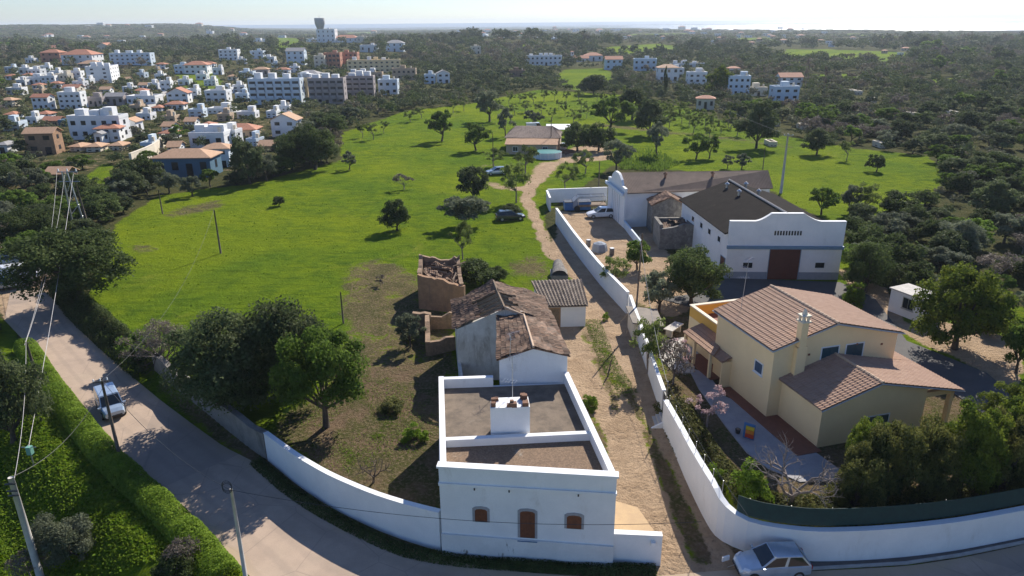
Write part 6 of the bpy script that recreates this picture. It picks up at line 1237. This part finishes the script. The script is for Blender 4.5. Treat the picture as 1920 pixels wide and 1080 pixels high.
# ------------------------------------------------------------------ trees one can tell apart
T=tree
for a in [
 (425,762,190,190,'dark','big dark grey green tree behind the stone wall, leftmost of the pair'),
 (530,750,200,210,'dark','big dark grey green tree behind the stone wall, right one of the pair'),
 (480,740,130,180,'dark','dark tree crown closing the gap behind the big pair of dark trees'),
 (612,800,195,175,'green','bright green tree right of the dark pair behind the stone wall'),
 (150,560,135,190,'carob','large dark tree hanging over the road bend'),
 (72,466,80,115,'carob','dark tree behind the parked cars at the left edge'),
 (300,690,90,110,'sparse','thin twiggy tree at the left end of the stone wall'),
 (262,690,70,80,'green','small green bush tree on the road bank left of the stone wall'),
 (25,830,190,150,'dark','tall dark tree at the left edge below the road verge'),
 (130,1040,110,120,'greybush','grey green shrub in the bottom left meadow'),
 (330,1085,55,90,'carob','dark shrub in the bottom shade beside the grey lamp pole'),
 (345,1070,70,80,'sparse','small bare shrub on the verge close to the lamp pole'),
 (60,1085,60,70,'sparse','bare pale twigs at the bottom left corner'),
 (1295,572,112,118,'carob','dark round tree in front of the big warehouse'),
 (1235,585,80,80,'olive','grey green olive left of the dark round tree'),
 (1195,505,55,60,'green','small fresh green tree in the yard by the low blue wall'),
 (1150,545,65,60,'almond','sparse yellowing tree inside the lane wall'),
 (1215,700,110,80,'almond','thin climbing tree over the lane wall beside the terrace'),
 (1262,720,90,80,'sparse','bare shrub between the terrace and the lane wall'),
 (1325,800,80,90,'pink','small pink blossoming tree beside the garden path'),
 (1270,700,70,60,'pink','second pink blossoming tree near the sunny terrace'),
 (1405,935,85,80,'bush','rounded green yucca like bush at the garden corner'),
 (1345,905,50,45,'bush','small green bush along the inside of the lane wall'),
 (1790,655,172,170,'pine','big dense bright evergreen tree beside the white garden shed'),
 (1622,548,100,95,'carob','dark fruit tree at the right end of the warehouse'),
 (1672,515,80,90,'carob','dark fruit tree between the warehouse and the dense evergreen'),
 (1905,700,110,70,'green','fresh green cactus like shrub at the right photo edge'),
 (1600,575,50,50,'bush','low bush beside the right corner of the warehouse'),
 (828,265,60,54,'green','round leafy tree alone in the upper green field'),
 (893,282,54,50,'green','leafy tree casting a dark shadow left of the farmhouse'),
 (918,228,56,62,'olive','broad grey green tree above the leafy field trees'),
 (948,256,52,36,'olive','leaning olive just left above the farmhouse'),
 (926,312,34,44,'almond','small light tree beside the parked pale blue car'),
 (886,376,64,62,'dark','dark round tree beside the dirt track with two ruts'),
 (884,395,26,60,'dark','low dark undergrowth skirt of the round tree by the ruts'),
 (968,380,75,56,'almond','light feathery tree at the bend of the dirt lane'),
 (985,325,52,56,'almond','light green tree in front of the farmhouse wall'),
 (872,425,55,90,'olive','broad silvery olive in the field above the ruin'),
 (868,486,72,52,'almond','light feathery tree between the olive and the ruin'),
 (744,432,60,54,'carob','dark compact tree alone in the middle of the green field'),
 (655,318,34,36,'olive','small round olive in the left green field'),
 (758,355,30,40,'sparse','small bare twiggy tree in the middle green field'),
 (523,386,20,24,'carob','tiny dark bush in the left green field'),
 (956,406,24,54,'carob','dark bush leaning over the hidden car by the lane'),
 (1000,238,32,34,'olive','grey green tree behind the white van of the farm'),
 (1113,178,40,52,'dark','dark round tree alone at the top of the meadow'),
 (1083,283,52,64,'carob','left dark tree right of the white shed roof'),
 (1122,283,52,64,'carob','right dark tree right of the white shed roof'),
 (1060,357,52,48,'almond','light tree just behind the yard wall corner'),
 (1097,326,44,44,'almond','light tree between the pool and the yard wall'),
 (1156,320,56,54,'olive','olive behind the blue trimmed facade'),
 (1143,245,66,74,'green','leafy tree at the orchard edge right of the farm'),
 (1185,225,60,60,'dark','dark tree behind the orchard leafy one'),
 (1218,255,66,64,'dark','dark broad tree between orchard and vegetable patch'),
 (1232,292,60,52,'olive','olive at the corner of the vegetable patch'),
 (1305,298,46,48,'green','fresh green tree on the meadow behind the warehouse, left one'),
 (1330,297,42,40,'green','fresh green tree on the meadow behind the warehouse, right one'),
 (1364,316,26,24,'olive','small grey olive near the brown warehouse roof'),
 (1390,318,30,34,'olive','grey olive right of the small one near the brown roof'),
 (1418,278,84,72,'dark','large dark tree dominating the right meadow edge'),
 (1531,290,48,52,'dark','dark tree on the upper right meadow edge'),
 (1587,300,38,30,'almond','light tree right of the dark one on the meadow edge'),
 (1643,322,34,32,'carob','small dark round tree standing alone in the right meadow'),
 (1540,402,56,56,'green','fresh green bushy tree at the near edge of the right meadow'),
 (1594,400,54,48,'olive','greyish thin tree right of the fresh green bushy one'),
 (1622,402,58,50,'almond','light twiggy tree at the lower right meadow edge'),
 (1245,190,60,9,'carob','tall slim cypress in front of the tan roofed house'),
 (1507,185,70,10,'sparse','tall bare pine trunk left of its twin beyond the houses'),
 (1542,185,62,8,'sparse','second tall bare pine right of the first beyond the houses'),
 (1350,178,52,44,'pine','big round bright tree among the white stepped villas'),
 (590,318,80,95,'carob','big dark tree at the left corner of the upper field'),
 (548,318,55,60,'carob','dark tree left of the big one at the field corner'),
 (470,345,92,64,'dark','dark tall tree right of the deep blue villa'),
 (500,340,50,50,'olive','grey tree between the blue villa and the field corner trees'),
 (275,355,60,60,'carob','dark tree on the left slope below the blue villa'),
 (245,372,60,66,'dark','dark tree left of the slope tree below the blue villa'),
 (318,362,40,46,'olive','grey shrub on the field edge below the blue villa'),
 (360,368,38,44,'olive','olive like shrub at the field edge under the blue villa'),
 (395,350,34,40,'green','green shrub at the field edge right under the blue villa'),
 (715,535,20,26,'sparse','dead grey shrub on the bare ground left of the ruin'),
 (890,530,44,90,'carob','dark ivy thicket between the ruin and the tiled cottage'),
 (930,528,30,50,'carob','dark low bush right of the ivy thicket'),
 (770,650,66,62,'olive','silvery olive against the low ruined wall'),
 (1103,770,38,44,'bush','spiky green bush on the lane side of the white house'),
 (1135,600,20,16,'bush','small weed clump near the outbuilding corner'),
 (735,770,24,60,'shrub','low dark scrub in the walled plot left of the house'),
 (770,640,20,30,'shrub','tiny dark scrub at the foot of the silvery olive'),
 (780,825,36,46,'bush','bright green weed bush near the shaded side of the white house'),
]: T(*a)
pb=GG(700,905); bare_tree((pb[0],pb[1],pb[2]),2.6,'small bare tree in the walled plot below the bright green tree',11,'bark',lev=4)
pb=G(1482,950,1.1); bare_tree((pb[0],pb[1],1.0),5.0,'large pale leafless tree between the hedge and the villa',5,'bark_pale',lev=5)
pb=GG(315,690); bare_tree((pb[0],pb[1],pb[2]),3.6,'dark bare branched tree at the top end of the stone wall',21,'bark',lev=4)
# hedge behind the green net: separate big shrubs
hs=[(1600,960,150,110,'shrub','dark glossy shrub at the left end of the tall hedge'),(1660,940,190,130,'shrub','tall dark shrub in the hedge in front of the villa wing'),(1735,930,170,130,'shrub','broad dark shrub in the middle of the tall hedge'),(1800,930,180,130,'pine','brighter shrub in the tall hedge right of the middle'),(1865,925,190,130,'shrub','dark shrub near the right end of the tall hedge'),(1935,915,200,140,'pine','yellowish shrub at the right photo edge of the hedge'),
 (2010,905,190,150,'shrub','dark shrub outside the right photo edge of the hedge'),(2090,890,190,150,'pine','bright shrub further outside the right photo edge'),
 (1620,890,110,90,'pine','yellow green shrub with large leaves at the hedge corner'),(1900,810,90,110,'pine','yellow green shrub top behind the hedge at the far right'),(1545,985,50,70,'shrub','small shrub at the foot of the leafless tree')]
for (x,y,h,w_,k,l) in hs:
    p=G(x,y,1.0); s_=F/depth(p); tree_at(np.array([p[0],p[1],1.0]),w_/2/s_,h/s_/.87,k,l,lod=0,cat='shrub')
# ------------------------------------------------------------------ woods and orchards
CLEARALL=[FIELD]+CLEAR
def blocked(px,py,hp,pad=0):
    for hx,hy,hw,hh,*_ in HOUSES:
        if abs(px-hx)<hw/2+2 and py>hy-2 and py-hp<hy-hh*.30 and py-hy<60: return True
    return False
def inhouse(x,y,r):
    for *_,X0,Y0,W0 in HOUSES:
        if abs(x-X0)<W0/2+r*.25 and -r*.45<y-Y0<W0*.8+r*.1: return True
    return False
NEARX=[(0,395),(240,395),(255,420),(215,470),(150,560),(200,600),(290,640),(400,560),(620,520),(780,470),(1020,470),(1000,400),(1030,350),(1150,300),(1420,310),(1560,330),(1600,420),(1590,520),(1700,620),(1920,740),(1920,1080),(0,1080)]
RW=[(1600,330),(1640,400),(1590,450),(1580,500),(1660,520),(1800,560),(1920,620),(1920,200),(1700,200),(1560,240),(1560,285),(1740,290)]
LW_=[(0,330),(230,350),(260,380),(215,430),(160,520),(60,520),(0,470)]
cand=[]
r=75.
while r<3600:
    sp=max(4.3,r*.0150) if r<900 else max(13,r*.0135)
    nA=int(R_(92)*r/sp)
    for k in range(nA):
        az=R_(-45)+R_(92)*(k+rng.uniform(-.45,.45))/nA; rr_=r+rng.uniform(-.5,.5)*sp; x=math.sin(az)*rr_; y=math.cos(az)*rr_
        cand.append((x,y,sp))
    r+=sp*.95
cx=np.array([c[0] for c in cand]);cy=np.array([c[1] for c in cand]);cs=np.array([c[2] for c in cand]); cz=hfun(cx,cy)
cpx,cpy,cdz=proj(np.stack([cx,cy,cz],1))
infield=np.zeros(len(cx),bool)
for p in CLEARALL: infield|=pip(cpx,cpy,p)
inn=pip(cpx,cpy,NEARX)&~pip(cpx,cpy,RW)&~pip(cpx,cpy,LW_); intown=pip(cpx,cpy,TOWN)
shore=(cz>-7.2)
dens_=.5+.5*np.sin(cx/97+2)*np.sin(cy/131+1)+.35*np.sin(cx/41-cy/57)
u1=rng.random(len(cx)); fdist=np.hypot(cx,cy)
keep=~infield&~inn&shore&(cpx>-260)&(cpx<2380)&(u1<np.where(intown,.75,np.where(fdist>900,.50+.35*dens_,np.where(fdist>450,.72+.2*dens_,.93))))
idx=np.where(keep)[0]; sel=[]
for i in idx:
    r_=cs[i]*(.30+.50*rng.random()**1.4) if cdz[i]<900 else cs[i]*rng.uniform(.40,.60)
    if intown[i]: r_*=.75
    if cdz[i]<150: r_*=.9
    hgt=r_*rng.uniform(1.25,1.75) if cdz[i]<900 else min(6.5,r_*rng.uniform(.55,.9))
    hp=hgt*F/cdz[i]
    if inhouse(cx[i],cy[i],r_): continue
    if not(-40<cpx[i]<1960) and cdz[i]>700: continue
    if blocked(cpx[i],cpy[i],hp) and rng.random()<(.62 if intown[i] else .92): continue
    sel.append((i,r_,hgt,r_*F/cdz[i]))
# orchard rows in the far meadow (thin almond trees)
orch=[]
for (x,y) in [(1015,215),(1035,225),(1048,205),(1060,218),(1075,232),(1090,205),(1100,222),(1020,190),(1040,188),(1062,192),(1085,188),(1130,200),(1145,210),(1160,215),(1178,200),(1195,215),(1210,212),(1228,222),(1245,226),(1262,225),(1278,232),(1292,236),(1305,228),(1322,238),(1338,245),(1352,250),(1366,240),(1382,255),(1240,208),(1260,212),(1285,215),(1170,185),(1150,190),(1120,190),(1000,195),(985,212),(965,215),(975,192),(955,198),(935,205),(1255,240),(1300,250),(1330,262),(870,208),(850,212),(720,250),(700,262),(680,258),(790,222),(770,228)]:
    orch.append((x,y,rng.uniform(16,26)*(1+(y-180)/160),rng.uniform(14,24)*(1+(y-180)/160)))
sel.sort(key=lambda t_:-t_[3]*(1 if -20<cpx[t_[0]]<1940 else .01)); NI=230
LM=[(345,300,'the deep blue villa'),(200,250,'the orange hip roof'),(80,270,'the derelict brown house'),(518,175,'the huge pale apartment house'),(614,175,'the brown grey apartment house'),(728,165,'the turquoise white house'),(534,240,'the field corner house'),
    (210,140,'the white hotel'),(130,190,'the roof terrace house'),(830,150,'the white gabled villa'),(970,140,'the stone barn'),(1209,125,'the dark arched white house'),(1253,150,'the slim cypress'),(1384,165,'the stepped bluish white villa'),(1474,178,'the flat cream roofed house'),(1322,197,'the pink red roofed house'),
    (1418,250,'the large dark meadow tree'),(1531,265,'the dark upper meadow tree'),(1643,305,'the small round meadow tree'),(1760,560,'the dense bright evergreen'),(1640,500,'the warehouse fruit tree'),(150,480,'the large road bend tree'),(150,380,'the lattice pylon'),(595,280,'the big field corner tree'),(1113,160,'the meadow top tree'),(985,262,'the farmhouse'),(1090,112,'the faded red roof'),(893,95,'the cream tower house'),(1020,115,'the long winged house'),(700,125,'the long yellow holiday block'),(440,255,'the orange roof cluster'),(1740,220,'the upper right sheds'),(1655,278,'the lowest pale shed'),(1890,300,'the right photo edge'),(20,420,'the left photo edge')]
ORD=['nearest','second nearest','third nearest','fourth nearest','fifth nearest','sixth nearest','seventh nearest','eighth nearest','ninth nearest','tenth nearest','eleventh nearest','twelfth nearest']+[x_+' nearest' for x_ in 'thirteenth fourteenth fifteenth sixteenth seventeenth eighteenth nineteenth twentieth twenty-first twenty-second twenty-third twenty-fourth twenty-fifth twenty-sixth'.split()]
def lmkey(px,py):
    d=[math.hypot(px-a,(py-b)*1.6) for a,b,_ in LM]; k=int(np.argmin(d)); a,b,n=LM[k]
    dx,dy=px-a,(py-b)*1.6
    dr=('right' if dx>0 else 'left') if abs(dx)>abs(dy) else ('below' if dy>0 else 'above')
    return k,dr,d[k]
pend=[]
for (x,y,h,w_) in orch:
    pend.append((x,y-h*.5,'o',(x,y,h,w_)))
for t_ in sel[:NI]:
    i=t_[0]; pend.append((cpx[i],cpy[i]-t_[2]*F/cdz[i]*.5,'w',t_))
keys={}
for n,q in enumerate(pend):
    k,dr,d=lmkey(q[0],q[1]); keys.setdefault((k,dr,q[2]),[]).append((d,n))
lab={}
for (k,dr,ty),L_ in keys.items():
    L_.sort()
    for j,(d,n) in enumerate(L_): lab[n]=(k,dr,ORD[min(j,25)])
fk={}
for n,(x,y,nm,o) in enumerate(FARH):
    k,dr,d=lmkey(x,y); fk.setdefault((k,dr,nm),[]).append((d,n))
for (k,dr,nm),L_ in fk.items():
    L_.sort()
    for j,(d,n) in enumerate(L_): FARH[n][3]['label']='%s, %s %s'%(nm,ORD[min(j,25)],{'left':'on the left of ','right':'on the right of ','above':'beyond ','below':'in front of '}[dr]+LM[k][2])
wkinds=['carob','dark','carob','dark','olive','green','sparse','green']
ADJ={'sparse':'brownish twiggy','carob':'dark green','dark':'dark grey green','olive':'silvery grey','green':'fresh green','almond':'thin light green'}
for n,q in enumerate(pend):
    k,dr,o_=lab[n]; where={'left':'on the left of ','right':'on the right of ','above':'beyond ','below':'in front of '}[dr]+LM[k][2]
    if q[2]=='o':
        x,y,h,w_=q[3]; T(x,y,h,w_,'almond','thin orchard tree, %s %s'%(o_,where),group='orchard trees in the far meadow')
    else:
        i,r_,hgt,_p=q[3]; kd=wkinds[int(rng.integers(0,8))]
        tree_at(np.array([cx[i],cy[i],cz[i]]),r_,hgt,kd,'%s tree, %s %s'%(ADJ[kd],o_,where),group='wood trees around the fields and houses')
# the rest of the woods as one mass
def wood_mass(name,items,label,mats,seed):
    g=np.random.default_rng(seed); Vs=[];Fs=[];Ts=[];off_=0
    for (i,r_,hgt,pr) in items:
        prr=r_*714/cdz[i]; n=int(np.clip(prr*prr*3.4,16,520)); nc=max(3,min(16,int(n/14))); sz=max(.9/714*cdz[i]/r_,.11)
        d=g.normal(size=(nc,3)); d/=np.linalg.norm(d,axis=1)[:,None]; d[:,2]=np.abs(d[:,2]); C=d*g.uniform(.35,.72,(nc,1)); 
        V,Fq=leaves(g,C,np.full(nc,.38),n,sz,.6); V=V*np.array([r_,r_,hgt*.62]); V[:,2]+=hgt*.30; V+=np.array([cx[i],cy[i],cz[i]])
        V[:,2]=np.maximum(V[:,2],cz[i]-.2)
        Vs.append(V);Fs.append(Fq+off_);off_+=len(V); Ts.append(np.clip((.12+.38*(.5+.5*math.sin(cx[i]/61+2)*math.sin(cy[i]/83))+.62*g.random()**1.6+g.normal(0,.05))*np.ones(len(V))+np.repeat(g.normal(0,.06,n),4),0,1))
    me=npmesh(name,np.concatenate(Vs),np.concatenate(Fs),mats,attr=np.concatenate(Ts)); return tag(link(name,me),label,'woodland',kind='stuff')
rest=sel[NI:]
M['L_wood']=leaf_world('woodland foliage',[(.060,.078,.036),(.085,.108,.045),(.12,.135,.070),(.135,.175,.050),(.19,.185,.115),(.20,.165,.11)],.15)
wood_mass('woodland',[t_ for t_ in rest if cdz[t_[0]]<900],'dense mixed woodland of dark evergreens between the fields, houses and hills',M['L_wood'],1)
wood_mass('far_woodland',[t_ for t_ in rest if cdz[t_[0]]>=900],'far off dark woodland fading towards the sea and the horizon',M['L_wood'],2)
print('WOOD',len(sel),len(rest))
pb=G(1362,1062,0); sg=thing('sign_post','small blank white plate on a short post left of the bottom right car','sign',(pb[0],pb[1],0),R_(20)); b_=B(); b_.tube([(0,0,-.1),(.1,-.5,.5)],.03,6); b_.build('post',M['metal'],sg); b_=B(); b_.box(-.35,-.05,.45,.1,.02,.75); b_.build('plate',M['sheet_white'],sg)
# ------------------------------------------------------------------ hedges, undergrowth, grass
def strip_mass(name,label,cat,line,width,height,n,leafsize,mat,seed,kind=None,zf=None,jit=.35):
    g=np.random.default_rng(seed); P=np.array(line,float); d=np.r_[0,np.cumsum(np.hypot(*np.diff(P,axis=0).T))]; s_=g.uniform(0,d[-1],n)
    x=np.interp(s_,d,P[:,0]);y=np.interp(s_,d,P[:,1]); k=np.clip(np.searchsorted(d,s_)-1,0,len(P)-2); dx=P[k+1]-P[k]; dx/=np.linalg.norm(dx,axis=1)[:,None]; nr_=np.stack([-dx[:,1],dx[:,0]],1)
    lump=.85+.12*np.sin(s_*1.3+seed)+.07*np.sin(s_*3.1)+.05*np.sin(s_*.5); a=g.uniform(-1,1,n); x+=nr_[:,0]*a*width/2; y+=nr_[:,1]*a*width/2
    hh=height*lump*np.clip(1-np.abs(a)**4*.8,0,1)*g.uniform(.35,1.05,n); z=hfun(x,y)+hh
    nn_=np.stack([nr_[:,0]*a,nr_[:,1]*a,np.full(n,.8)],1)+g.normal(0,.5,(n,3)); nn_/=np.linalg.norm(nn_,axis=1)[:,None]; t_=np.cross(nn_,g.normal(size=(n,3))); t_/=np.linalg.norm(t_,axis=1)[:,None]; b2=np.cross(nn_,t_); sz=leafsize*g.uniform(.6,1.4,(n,1)); p=np.stack([x,y,z],1)
    V=np.stack([p-t_*sz,p-b2*sz*.6,p+t_*sz,p+b2*sz*.6],1).reshape(-1,3)
    return tag(link(name,npmesh(name,V,np.arange(4*n).reshape(-1,4),M[mat])),label,cat,kind=kind)
def shift(pl,dx,dy): return [(a+dx,b+dy) for a,b in pl]
strip_mass('hedge','low bright green clipped hedge following the lower road edge','hedge',dens(pw([(50,655),(85,712),(120,760),(160,812),(200,862),(245,905),(290,945),(330,985),(365,1020),(395,1055),(425,1095)]),40),2.0,1.25,70000,.06,'L_hedge',3)
strip_mass('verge_weeds','tall dark weeds on the shaded bank above the road bend','undergrowth',dens(pw([(110,540),(150,590),(200,635),(250,680),(285,705)]),20),2.6,1.7,22000,.09,'L_carob',4,'stuff')
strip_mass('verge_weeds','dark weeds growing along the foot of the white and grey road walls','undergrowth',dens(pw([(480,866),(540,918),(600,958),(680,1000),(760,1036),(850,1052),(1000,1063),(1130,1070),(1230,1070)]),40),.95,.34,20000,.05,'L_carob',5,'stuff')
strip_mass('lane_weeds','green weeds along the foot of the lane wall','undergrowth',dens(pw([(1110,600),(1140,680),(1180,740)],1.0),20),1.6,.16,4000,.05,'L_green',6,'stuff')
strip_mass('garden_undergrowth','dark low undergrowth on the garden soil under the hedge and trees','undergrowth',dens(pw([(1260,760),(1310,850),(1370,920),(1450,960),(1600,965),(1760,955),(1920,930)],1.0),30),3.0,.7,26000,.08,'L_shrub',7,'stuff')
strip_mass('plot_weeds','rough weeds and brambles in the walled plot left of the white house','undergrowth',dens(pw([(560,800),(620,740),(700,720),(780,800),(720,850),(640,830),(600,880)],1.0),30),4.0,.18,4500,.05,'L_hedge',8,'stuff')
0 and strip_mass('bank_scrub','shaded scrub below the roadside hedge on the falling bank','undergrowth',dens([tuple(np.array(q)+np.array([-3.4,-2.2])) for q in pw([(60,700),(130,790),(200,870),(290,950),(380,1040)])],30),4.2,.8,12000,.10,'L_carob',9,'stuff')
# grass tufts over the near meadows
def grass(name,label,polypx,n,seed,h=.22,mat='grassblade',zz=1.0):
    g=np.random.default_rng(seed); W_p=pw(polypx,zz); xs=[q[0] for q in W_p];ys=[q[1] for q in W_p]
    x=g.uniform(min(xs),max(xs),n*3);y=g.uniform(min(ys),max(ys),n*3); k=pip(x,y,W_p); x=x[k][:n];y=y[k][:n]; n=len(x); cl=.5+.5*np.sin(x*1.1+np.sin(y*.7)*2)*np.sin(y*.9+x*.3); kk=g.random(n)<(.25+.75*cl)*np.clip(1.5-(y-50)/75,0,1); x=x[kk];y=y[kk];n=len(x)
    z=hfun(x,y); a=g.uniform(0,math.pi,n); w_=g.uniform(.05,.13,n); hh=h*g.uniform(.4,1.3,n); dx=np.cos(a)*w_;dy=np.sin(a)*w_; lx=g.normal(0,.08,n);ly=g.normal(0,.08,n)
    V=np.stack([np.stack([x-dx,y-dy,z-.02],1),np.stack([x+dx,y+dy,z-.02],1),np.stack([x+dx*.6+lx,y+dy*.6+ly,z+hh],1),np.stack([x-dx*.6+lx,y-dy*.6+ly,z+hh*.9],1)],1).reshape(-1,3)
    return tag(link(name,npmesh(name,V,np.arange(4*n).reshape(-1,4),M[mat])),label,'grass',kind='stuff')
grass('meadow_grass','tufts of bright grass over the open green field',FIELD,9000,1,.12)
grass('vegetable_patch','rows of leafy vegetables right of the farmhouse',[(1165,262),(1200,262),(1275,308),(1240,322),(1165,318),(1150,290)],26000,3,.55,mat='L_green')
grass('verge_grass','bright grass in the sunlit meadow at the bottom left',[(-40,740),(60,760),(200,900),(420,1110),(-40,1110)],60000,2,.12,zz=-2.0)
# ------------------------------------------------------------------ haze
t=NT("haze air"); t.n.remove(t.p); v=t.N("VolumePrincipled"); v.inputs["Color"].default_value=(.78,.88,1,1); v.inputs["Density"].default_value=.00012; v.inputs["Anisotropy"].default_value=.2; t.L(v.outputs[0],t.out.inputs["Volume"])
b_=B(); b_.box(-9500,-60,-13,9500,9300,62); hz=b_.build('haze',t.m); hz['kind']='stuff'; hz['label']='thin blue haze over the land out to the sea'; hz['category']='haze'
